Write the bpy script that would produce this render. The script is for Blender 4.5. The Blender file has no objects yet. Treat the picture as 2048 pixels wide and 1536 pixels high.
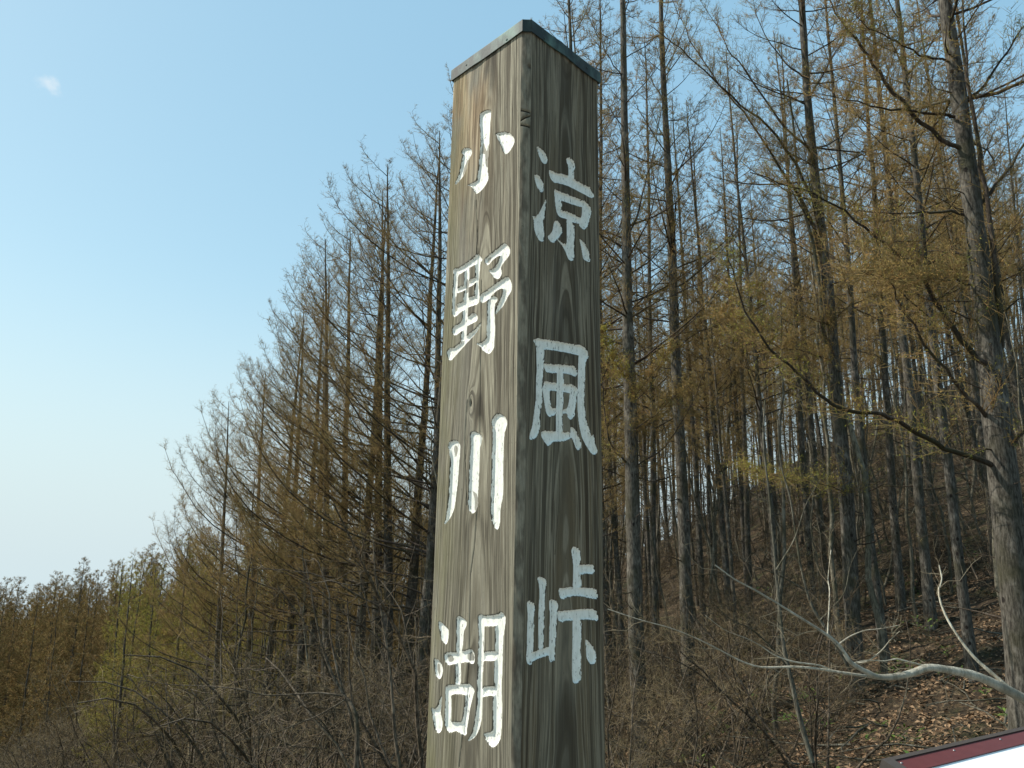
import bpy, math, random
import numpy as np
from mathutils import Vector, Matrix

# ------------------------------------------------------------------ camera, world, sun, exposure
C = bpy.context.scene.collection
sc = bpy.context.scene
F, PITCH, CAMZ = 1570.0, math.radians(12.6), 1.6
cd = bpy.data.cameras.new('camera'); cam = bpy.data.objects.new('camera', cd); C.objects.link(cam)
cam.location = (0, 0, CAMZ); cam.rotation_euler = (math.radians(90) + PITCH, 0, 0)
cd.sensor_width = 36; cd.lens = 36 * F / 2048; cd.clip_start = 0.05; cd.clip_end = 5000
sc.camera = cam
SUN_EL, SUN_AZ = math.radians(47), math.radians(-80)      # azimuth measured from +Y towards +X
sun_dir = Vector((math.sin(SUN_AZ) * math.cos(SUN_EL), math.cos(SUN_AZ) * math.cos(SUN_EL), math.sin(SUN_EL)))
w = bpy.data.worlds.new('World'); sc.world = w; w.use_nodes = True
nt = w.node_tree; nt.nodes.clear()
def wn(t, **k):
    n = nt.nodes.new(t)
    for a, b in k.items(): setattr(n, a, b)
    return n
sky = wn('ShaderNodeTexSky', sky_type='NISHITA', sun_disc=False, sun_elevation=SUN_EL, sun_rotation=SUN_AZ,
         altitude=900, air_density=1.0, dust_density=1.0, ozone_density=1.3)
bg = wn('ShaderNodeBackground'); bg.inputs['Strength'].default_value = 0.13
out = wn('ShaderNodeOutputWorld')
def pdir(px, py):
    v = Vector(((px - 1024) / F, math.cos(PITCH) - (768 - py) / F * math.sin(PITCH), math.sin(PITCH) + (768 - py) / F * math.cos(PITCH)))
    return v.normalized()
# one thin wisp of cloud, low contrast
tc = wn('ShaderNodeTexCoord')
sub = wn('ShaderNodeVectorMath', operation='SUBTRACT'); sub.inputs[1].default_value = pdir(96, 166)
nt.links.new(tc.outputs['Generated'], sub.inputs[0])
ln = wn('ShaderNodeVectorMath', operation='LENGTH'); nt.links.new(sub.outputs[0], ln.inputs[0])
noi = wn('ShaderNodeTexNoise'); noi.inputs['Scale'].default_value = 60; noi.inputs['Detail'].default_value = 6
nt.links.new(tc.outputs['Generated'], noi.inputs['Vector'])
mr = wn('ShaderNodeMapRange'); mr.inputs[1].default_value = 0.032; mr.inputs[2].default_value = 0.0
mr.inputs[3].default_value = -0.35; mr.inputs[4].default_value = 0.35
nt.links.new(ln.outputs['Value'], mr.inputs[0])
ad = wn('ShaderNodeMath', operation='ADD'); nt.links.new(mr.outputs[0], ad.inputs[0]); nt.links.new(noi.outputs[0], ad.inputs[1])
mr2 = wn('ShaderNodeMapRange', interpolation_type='SMOOTHSTEP'); mr2.inputs[1].default_value = 0.52; mr2.inputs[2].default_value = 0.95
mr2.inputs[4].default_value = 0.6
nt.links.new(ad.outputs[0], mr2.inputs[0])
mx = wn('ShaderNodeMix', data_type='RGBA'); mx.inputs[7].default_value = (5.6, 5.9, 6.1, 1)
# thin spring haze: the clear-sky colour is paled evenly, and more so towards the horizon all round
sc1 = wn('ShaderNodeVectorMath', operation='MULTIPLY_ADD'); sc1.inputs[1].default_value = (.95, .72, .40); sc1.inputs[2].default_value = (1.05, 2.4, 3.7)
nt.links.new(sky.outputs[0], sc1.inputs[0])
sxyz = wn('ShaderNodeSeparateXYZ'); nt.links.new(tc.outputs['Generated'], sxyz.inputs[0])
hmr = wn('ShaderNodeMapRange', interpolation_type='SMOOTHSTEP'); hmr.inputs[1].default_value = .36; hmr.inputs[2].default_value = .0; hmr.inputs[4].default_value = .95
nt.links.new(sxyz.outputs['Z'], hmr.inputs[0])
hmx = wn('ShaderNodeMix', data_type='RGBA'); hmx.inputs[7].default_value = (4.05, 4.95, 5.25, 1)
nt.links.new(hmr.outputs[0], hmx.inputs[0]); nt.links.new(sc1.outputs[0], hmx.inputs[6])
nt.links.new(mr2.outputs[0], mx.inputs[0]); nt.links.new(hmx.outputs[2], mx.inputs[6])
nt.links.new(mx.outputs[2], bg.inputs['Color']); nt.links.new(bg.outputs[0], out.inputs['Surface'])
sl = bpy.data.lights.new('sun', 'SUN'); sl.energy = 5.0; sl.angle = math.radians(0.5); sl.color = (1.0, 0.95, 0.86)
so = bpy.data.objects.new('sun', sl); C.objects.link(so); so.rotation_euler = sun_dir.to_track_quat('Z', 'Y').to_euler()
so.location = (-20, 0, 30)
vs = sc.view_settings; vs.view_transform = 'Standard'; vs.look = 'None'; vs.exposure = 0.3; vs.gamma = 1; vs.use_curve_mapping = False
sc.display_settings.display_device = 'sRGB'
sc.cycles.max_bounces = 5; sc.cycles.diffuse_bounces = 3; sc.cycles.glossy_bounces = 2; sc.cycles.transparent_max_bounces = 4

def unp(px, py, Y):
    """point of the place that lies Y metres in front of the viewer's standpoint"""
    d = pdir(px, py); t = Y / d.y
    return np.array([d.x * t, Y, CAMZ + d.z * t])

# ------------------------------------------------------------------ materials
class NT:
    def __init__(s, name):
        s.m = bpy.data.materials.new(name); s.m.use_nodes = True; s.t = s.m.node_tree; s.t.nodes.clear()
        s.o = s.t.nodes.new('ShaderNodeOutputMaterial'); s.b = s.t.nodes.new('ShaderNodeBsdfPrincipled')
        s.t.links.new(s.b.outputs[0], s.o.inputs[0]); s.b.inputs['Roughness'].default_value = 0.85
        s.b.inputs['Specular IOR Level'].default_value = 0.2
    def n(s, t, **k):
        q = s.t.nodes.new(t)
        for a, b in k.items(): setattr(q, a, b)
        return q
    def l(s, a, b): s.t.links.new(a, b)
    def put(s, inp, v):
        if hasattr(v, 'is_output') or isinstance(v, bpy.types.NodeSocket): s.l(v, inp)
        else: inp.default_value = v
    def math(s, op, a, b=0.0, c=None, clamp=False):
        q = s.n('ShaderNodeMath', operation=op); q.use_clamp = clamp
        s.put(q.inputs[0], a); s.put(q.inputs[1], b)
        if c is not None: s.put(q.inputs[2], c)
        return q.outputs[0]
    def map(s, v, a, b, c=0.0, d=1.0, smooth=True):
        q = s.n('ShaderNodeMapRange'); q.interpolation_type = 'SMOOTHSTEP' if smooth else 'LINEAR'
        s.put(q.inputs[0], v)
        for i, x in zip((1, 2, 3, 4), (a, b, c, d)): s.put(q.inputs[i], x)
        return q.outputs[0]
    def mix(s, f, a, b, blend='MIX'):
        q = s.n('ShaderNodeMix', data_type='RGBA', blend_type=blend)
        s.put(q.inputs[0], f)
        for i, x in ((6, a), (7, b)):
            if isinstance(x, tuple) and len(x) == 3: x = (*x, 1)
            s.put(q.inputs[i], x)
        return q.outputs[2]
    def coord(s, scale=(1, 1, 1), kind='Object'):
        t = s.n('ShaderNodeTexCoord'); m = s.n('ShaderNodeMapping'); m.inputs['Scale'].default_value = scale
        s.l(t.outputs[kind], m.inputs[0]); return m.outputs[0]
    def noise(s, vec, scale, detail=4, rough=0.55, dim='3D', wv=None):
        q = s.n('ShaderNodeTexNoise', noise_dimensions=dim)
        if vec is not None: s.l(vec, q.inputs['Vector'])
        if wv is not None: s.l(wv, q.inputs['W'])
        q.inputs['Scale'].default_value = scale; q.inputs['Detail'].default_value = detail; q.inputs['Roughness'].default_value = rough
        return q.outputs[0]
    def attr(s, name):
        q = s.n('ShaderNodeAttribute', attribute_name=name); return q.outputs['Fac']
    def rnd(s):
        return s.n('ShaderNodeObjectInfo').outputs['Random']
    def bump(s, h, strength, dist):
        q = s.n('ShaderNodeBump'); q.inputs['Strength'].default_value = strength; q.inputs['Distance'].default_value = dist
        s.l(h, q.inputs['Height']); s.l(q.outputs[0], s.b.inputs['Normal'])
    def col(s, v): s.put(s.b.inputs['Base Color'], (*v, 1) if isinstance(v, tuple) and len(v) == 3 else v)

def mat_bark(name, dark, light, moss=0.0, sz=1.0, knots=False):
    k = NT(name)
    v = k.coord((1, 1, .2)); n1 = k.noise(v, 42 * sz, 6, .7); n2 = k.noise(k.coord(), 1.7, 3); n3 = k.noise(k.coord((1, 1, .6)), 9, 4)
    c = k.mix(k.map(n1, .35, .68), dark, light)
    c = k.mix(k.map(n3, .52, .7, 0, .65), c, tuple(min(1, x * 1.35 + .03) for x in light))
    c = k.mix(k.map(n2, .4, .65, 0, .55), c, tuple(x * .6 for x in dark))
    if moss: c = k.mix(k.map(n2, .45, .7, 0, moss), c, (.085, .085, .035))
    if knots:
        kv = k.n('ShaderNodeTexVoronoi'); kv.inputs['Scale'].default_value = 5.5; k.l(k.coord((1, 1, .75)), kv.inputs['Vector'])
        ks = k.n('ShaderNodeSeparateColor'); k.l(kv.outputs['Color'], ks.inputs[0])
        c = k.mix(k.math('MULTIPLY', k.map(kv.outputs['Distance'], .17, .10), k.math('GREATER_THAN', ks.outputs[0], .55)), c, (.018, .014, .011))
    c = k.mix(1.0, c, k.mix(k.rnd(), (.78, .77, .76), (1.12, 1.08, 1.02)), 'MULTIPLY')
    k.col(c); k.bump(n1, .9, .02); return k.m
M = {}
M['bark'] = mat_bark('larch_bark', (.034, .029, .023), (.175, .16, .132), .35, 1.0, True)
M['limb'] = mat_bark('limb_bark', (.032, .024, .018), (.105, .082, .062), .4, 1.5)
M['pale'] = mat_bark('smooth_pale_bark', (.30, .28, .22), (.60, .57, .47), .12, .9)
M['sap'] = mat_bark('sapling_bark', (.055, .05, .037), (.22, .205, .155), .4)
M['shrubbark'] = mat_bark('shrub_bark', (.03, .023, .016), (.22, .175, .125), .2)
def mat_twig(name, cols, rough=.9, sc_=.45, lo=(.8, .8, .8), hi=(1.15, 1.1, 1.05)):
    k = NT(name); r = k.rnd(); v = k.coord(); n = k.noise(v, sc_, 3)
    c = k.mix(k.map(n, .38, .62), cols[0], cols[1]); c = k.mix(k.map(k.noise(v, 1.9, 2), .42, .6), c, cols[2])
    c = k.mix(1.0, c, k.mix(r, lo, hi), 'MULTIPLY')
    k.col(c); k.b.inputs['Roughness'].default_value = rough; return k.m
M['twig'] = mat_twig('larch_twig', ((.165, .11, .048), (.25, .16, .065), (.20, .16, .062)))
M['bud'] = mat_twig('larch_bud_tuft', ((.35, .25, .075), (.33, .29, .07), (.38, .225, .075)))
M['budgreen'] = mat_twig('larch_green_bud', ((.36, .33, .05), (.40, .33, .06), (.29, .30, .045)))
M['budfar'] = mat_twig('far_larch_bud', ((.26, .18, .06), (.23, .185, .055), (.28, .17, .065)))
M['shrubtwig'] = mat_twig('shrub_twig', ((.092, .068, .036), (.058, .040, .022), (.23, .185, .12)), lo=(.42, .38, .34), hi=(1.5, 1.45, 1.25))
M['saptwig'] = mat_twig('sapling_twig', ((.13, .10, .065), (.09, .068, .042), (.22, .19, .13)))

# ------------------------------------------------------------------ mesh helpers
class MB:
    def __init__(s): s.v = []; s.f = {3: [], 4: []}; s.m = {3: [], 4: []}; s.n = 0
    def add(s, v, f, mat=0):
        v = np.asarray(v, float).reshape(-1, 3); f = np.asarray(f, int)
        if len(f) == 0: return
        s.v.append(v); k = f.shape[1]; s.f[k].append(f + s.n); s.m[k].append(np.full(len(f), mat)); s.n += len(v)
    def tubes(s, P, R, sides=3, mat=0, ref=None):
        P = np.asarray(P, float); R = np.asarray(R, float)
        if P.ndim == 2: P = P[None]; R = R[None]
        n, k, _ = P.shape
        if n == 0: return
        T = np.gradient(P, axis=1); T /= np.linalg.norm(T, axis=2, keepdims=True) + 1e-12
        if ref is None:
            D = P[:, -1] - P[:, 0]; D /= np.linalg.norm(D, axis=1, keepdims=True) + 1e-12
            rf = np.where(np.abs(D[:, 2:3]) > .8, np.array([[1., .2, 0]]), np.array([[0, 0, 1.]]))[:, None, :]
        else: rf = np.array(ref, float)[None, None]
        N = np.cross(T, np.broadcast_to(rf, T.shape)); N /= np.linalg.norm(N, axis=2, keepdims=True) + 1e-9
        B = np.cross(T, N)
        a = np.arange(sides) * 2 * np.pi / sides
        ring = P[:, :, None, :] + R[:, :, None, None] * (np.cos(a)[None, None, :, None] * N[:, :, None, :] + np.sin(a)[None, None, :, None] * B[:, :, None, :])
        v = ring.reshape(-1, 3)
        i = np.arange(n)[:, None, None] * k * sides; j = np.arange(k - 1)[None, :, None] * sides; q = np.arange(sides)[None, None, :]; q2 = (q + 1) % sides
        f = np.stack([i + j + q, i + j + q2, i + j + sides + q2, i + j + sides + q], -1).reshape(-1, 4)
        s.add(v, f, mat)
    def spikes(s, P0, P1, r, mat=0, sides=3):
        """thin tapering cones, one triangle fan each"""
        P0 = np.asarray(P0, float); P1 = np.asarray(P1, float); n = len(P0)
        if n == 0: return
        T = P1 - P0; T /= np.linalg.norm(T, axis=1, keepdims=True) + 1e-12
        rf = np.where(np.abs(T[:, 2:3]) > .8, np.array([[1., .2, 0]]), np.array([[0, 0, 1.]]))
        N = np.cross(T, rf); N /= np.linalg.norm(N, axis=1, keepdims=True) + 1e-9; B = np.cross(T, N)
        a = np.arange(sides) * 2 * np.pi / sides; r = np.broadcast_to(np.asarray(r, float), (n,))
        ring = P0[:, None] + r[:, None, None] * (np.cos(a)[None, :, None] * N[:, None] + np.sin(a)[None, :, None] * B[:, None])
        v = np.concatenate([ring, P1[:, None]], 1).reshape(-1, 3)
        b = np.arange(n)[:, None] * (sides + 1); q = np.arange(sides)[None]
        f = np.stack([b + q, b + (q + 1) % sides, b + np.full_like(q, sides)], -1).reshape(-1, 3)
        s.add(v, f, mat)
    def tufts(s, P, size, rng, mat=0):
        """tiny bud clusters: two crossed slivers each"""
        P = np.asarray(P, float); n = len(P)
        if n == 0: return
        for _ in range(3):
            d1 = rng.normal(size=(n, 3)); d1 /= np.linalg.norm(d1, axis=1, keepdims=True)
            d2 = rng.normal(size=(n, 3)); d2 /= np.linalg.norm(d2, axis=1, keepdims=True)
            sz = size * rng.uniform(.6, 1.4, (n, 1))
            v = np.stack([P, P + (d1 + d2 * .28) * sz, P + d1 * sz * 1.5], 1).reshape(-1, 3)
            s.add(v, np.arange(n * 3).reshape(-1, 3), mat)
    def box(s, c, ax, ay, az, mat=0):
        c, ax, ay, az = (np.asarray(q, float) for q in (c, ax, ay, az))
        v = [c + i * ax + j * ay + k * az for i in (-1, 1) for j in (-1, 1) for k in (-1, 1)]
        s.add(v, [[0, 1, 3, 2], [4, 6, 7, 5], [0, 4, 5, 1], [2, 3, 7, 6], [0, 2, 6, 4], [1, 5, 7, 3]], mat)
    def mesh(s, name, mats, smooth=True):
        me = bpy.data.meshes.new(name)
        V = np.concatenate(s.v); F3 = np.concatenate(s.f[3]) if s.f[3] else np.zeros((0, 3), int); F4 = np.concatenate(s.f[4]) if s.f[4] else np.zeros((0, 4), int)
        mi = np.concatenate([*(s.m[3] or [np.zeros(0, int)]), *(s.m[4] or [np.zeros(0, int)])])
        me.vertices.add(len(V)); me.vertices.foreach_set('co', V.astype(np.float32).ravel())
        lp = np.concatenate([F3.ravel(), F4.ravel()]).astype(np.int32)
        me.loops.add(len(lp)); me.loops.foreach_set('vertex_index', lp)
        tot = np.concatenate([np.full(len(F3), 3), np.full(len(F4), 4)]).astype(np.int32)
        st = np.concatenate([[0], np.cumsum(tot)[:-1]]).astype(np.int32)
        me.polygons.add(len(tot)); me.polygons.foreach_set('loop_start', st); me.polygons.foreach_set('loop_total', tot)
        me.polygons.foreach_set('material_index', mi.astype(np.int32))
        me.polygons.foreach_set('use_smooth', np.full(len(tot), smooth))
        for m in mats: me.materials.append(m)
        me.update(calc_edges=True); return me
    def obj(s, name, mats, parent=None, smooth=True):
        return link(name, s.mesh(name, mats, smooth), parent)
def link(name, me, parent=None):
    o = bpy.data.objects.new(name, me); C.objects.link(o)
    if parent is not None: o.parent = parent
    return o
def tag(o, label, cat=None, group=None, kind=None):
    if label: o['label'] = label
    if cat: o['category'] = cat
    if group: o['group'] = group
    if kind: o['kind'] = kind
    return o
def thing(name, label, cat, loc=(0, 0, 0), rz=0, group=None):
    o = bpy.data.objects.new(name, None); C.objects.link(o); o.location = loc; o.rotation_euler = (0, 0, rz)
    return tag(o, label, cat, group)
def dup(root, loc, rz, scale=1.0, label=None, group=None, tilt=(0, 0)):
    r = root.copy(); C.objects.link(r); r.location = loc; r.rotation_euler = (tilt[0], tilt[1], rz); r.scale = (scale,) * 3
    if label: r['label'] = label
    if group: r['group'] = group
    for ch in list(root.children):
        c = ch.copy(); C.objects.link(c); c.parent = r
    return r
def nrm(v): return v / (np.linalg.norm(v, axis=-1, keepdims=True) + 1e-12)

# ------------------------------------------------------------------ terrain
TX = np.array([-400, -120, -60, -30, -15, -5, 0, 5, 10, 18, 30, 60, 120, 400], float)
TY = np.array([-400, 0, 5, 10, 20, 35, 55, 80, 130, 250, 900], float)
TZ = np.array([
 [-40, -30, -18, -9, -3.5, -.3, 0, 0, .3, 2, 5, 12, 22, 50],
 [-40, -30, -18, -9, -3.5, -.3, 0, 0, .3, 2, 5, 12, 22, 50],
 [-40, -30, -18, -9.5, -4.5, -1.2, -.2, -.1, .4, 2.4, 5.5, 12, 22, 50],
 [-41, -30, -19, -10, -5.5, -3.2, -2.4, -.9, .3, 2.8, 6, 13, 22, 50],
 [-42, -31, -20, -11, -7, -4.4, -3.6, -1.5, .2, 3, 7, 15, 25, 52],
 [-43, -32, -21, -12, -8, -5, -3.4, -1.0, 1.2, 4.4, 9.5, 19, 29, 55],
 [-44, -33, -21, -12, -8, -4.5, -1.8, .6, 2.9, 7, 14, 24, 34, 60],
 [-45, -33, -20, -14, -11, -7, -5, -2, 0, 5, 12, 24, 34, 60],
 [-46, -32, -20, -20, -18, -15, -13, -12, -10, -5, 3, 15, 25, 50],
 [-60, -50, -45, -42, -40, -38, -38, -38, -38, -35, -30, -20, -10, 20],
 [-90, -90, -90, -90, -90, -90, -90, -90, -90, -90, -90, -80, -70, -40]], float)
def _bil(x, y):
    x = np.clip(x, TX[0], TX[-1]); y = np.clip(y, TY[0], TY[-1])
    i = np.clip(np.searchsorted(TX, x) - 1, 0, len(TX) - 2); j = np.clip(np.searchsorted(TY, y) - 1, 0, len(TY) - 2)
    u = (x - TX[i]) / (TX[i + 1] - TX[i]); v = (y - TY[j]) / (TY[j + 1] - TY[j])
    return (TZ[j, i] * (1 - u) + TZ[j, i + 1] * u) * (1 - v) + (TZ[j + 1, i] * (1 - u) + TZ[j + 1, i + 1] * u) * v
def hz(x, y):
    x = np.asarray(x, float); y = np.asarray(y, float); r = np.hypot(x, y); s = np.clip(r * .12, .3, 6)
    z = sum(_bil(x + a * s, y + b * s) for a in (-1, 0, 1) for b in (-1, 0, 1)) / 9
    amp = np.clip((r - 3) / 12, 0, 1)
    z = z + amp * (.16 * np.sin(x * .9 + 1.3 * np.sin(y * .6)) * np.cos(y * .8 + .7) + .07 * np.sin(x * 2.7 + y * 1.9) + .05 * np.sin(y * 4.1 - x * 3.3) )
    return z * np.clip((r - 2.2) / 3, 0, 1)
na, nr = 260, 170
rad = np.concatenate([[0], np.geomspace(.6, 1500, nr - 1)])
# finer angular steps towards the view
ang = np.linspace(-np.pi, np.pi, na, endpoint=False); ang = ang - .82 * np.sin(ang) * .9
A, Rr = np.meshgrid(ang, rad); X = np.sin(A) * Rr; Y = np.cos(A) * Rr; Z = hz(X, Y)
g = MB(); idx = np.arange(na * nr).reshape(nr, na)
a0 = idx[:-1]; a1 = idx[1:]
g.add(np.stack([X, Y, Z], -1).reshape(-1, 3), np.stack([a0, np.roll(a0, -1, 1), np.roll(a1, -1, 1), a1], -1).reshape(-1, 4)[:, ::-1])
k = NT('forest_floor_litter'); v = k.coord()
vo = k.n('ShaderNodeTexVoronoi'); vo.inputs['Scale'].default_value = 11; k.l(v, vo.inputs['Vector'])
n1 = k.noise(v, 1.1, 5, .6); n2 = k.noise(v, 14, 5, .7)
sep = k.n('ShaderNodeSeparateColor'); k.l(vo.outputs['Color'], sep.inputs[0])
c = k.mix(sep.outputs[0], (.032, .022, .011), (.13, .088, .046))
c = k.mix(k.map(sep.outputs[1], .75, .95), c, (.24, .17, .10))
c = k.mix(k.map(n2, .4, .58), c, (.04, .027, .016)); c = k.mix(k.map(n1, .5, .66, 0, .7), c, (.035, .042, .014))
ln_ = k.n('ShaderNodeVectorMath', operation='LENGTH'); k.l(v, ln_.inputs[0]); gv = k.noise(v, 45, 3)
gm = k.map(k.math('ADD', ln_.outputs['Value'], k.math('MULTIPLY', n1, 1.5)), 6.6, 5.8)
c = k.mix(gm, c, k.mix(k.map(gv, .35, .65), (.30, .28, .24), (.50, .47, .42)))   # unseen pale gravel pull-in round the post, added to bounce warm light up
k.col(c); hh = k.math('ADD', vo.outputs['Distance'], k.math('MULTIPLY', n2, 1.5)); k.bump(hh, 1, .06)
tag(g.obj('ground', [k.m]), 'brown forest floor rising to the right and falling away to the left', kind='structure')

# ------------------------------------------------------------------ the post
rs = np.random.RandomState(7)
POSTC = np.array([-.010, 2.05]); LEAN = .0168
root = thing('wooden_signpost', 'tall square weathered timber post with white carved characters on two faces', 'signpost', (POSTC[0], POSTC[1], 0))
root.rotation_euler = (0, LEAN, 0)
RI = np.array(root.rotation_euler.to_matrix().inverted())
HTOP = 1.36 + CAMZ + .037
def hd(z): return .2118 + .0062 * np.clip((HTOP - z) / 1.85, 0, 1.6)
def smooth1(z, seed, step):
    r = np.random.RandomState(seed).uniform(-1, 1, 400); t = np.asarray(z) / step + 100; i = np.floor(t).astype(int); f = t - i; f = f * f * (3 - 2 * f)
    return r[i % 400] * (1 - f) + r[(i + 1) % 400] * f
def cL(z): return .0165 + .0035 * np.clip((z - 2.2) / .7, 0, 1) + .0006 * smooth1(z, 1, .3)
def cR(z): return .0150 + .0035 * np.clip((z - 2.2) / .7, 0, 1) + .0022 * smooth1(z, 2, .13) + .0012 * smooth1(z, 3, .04)
def face_uv(px, py, side):
    """pixel of a traced stroke -> (u, z) on the post's face"""
    px = np.asarray(px, float); py = np.asarray(py, float)
    D = np.stack([(px - 1024) / F, math.cos(PITCH) - (768 - py) / F * math.sin(PITCH), math.sin(PITCH) + (768 - py) / F * math.cos(PITCH)], -1)
    D = D @ RI.T; O = RI @ np.array([-POSTC[0], -POSTC[1], CAMZ])
    n = np.array([-1, -1, 0.]) / 2 ** .5 if side == 0 else np.array([1, -1, 0.]) / 2 ** .5
    z = np.full(px.shape, 2.2)
    for _ in range(4):
        t = (hd(z) / 2 ** .5 - O @ n) / (D @ n); P = O + D * t[..., None]; z = P[..., 2]
    if side == 0: u = (P[..., 0] + hd(z)) / 2 ** .5 - P[..., 1] / 2 ** .5     # from left corner
    else: u = P[..., 0] / 2 ** .5 + (P[..., 1] + hd(z)) / 2 ** .5            # from front corner
    return u, z
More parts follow.
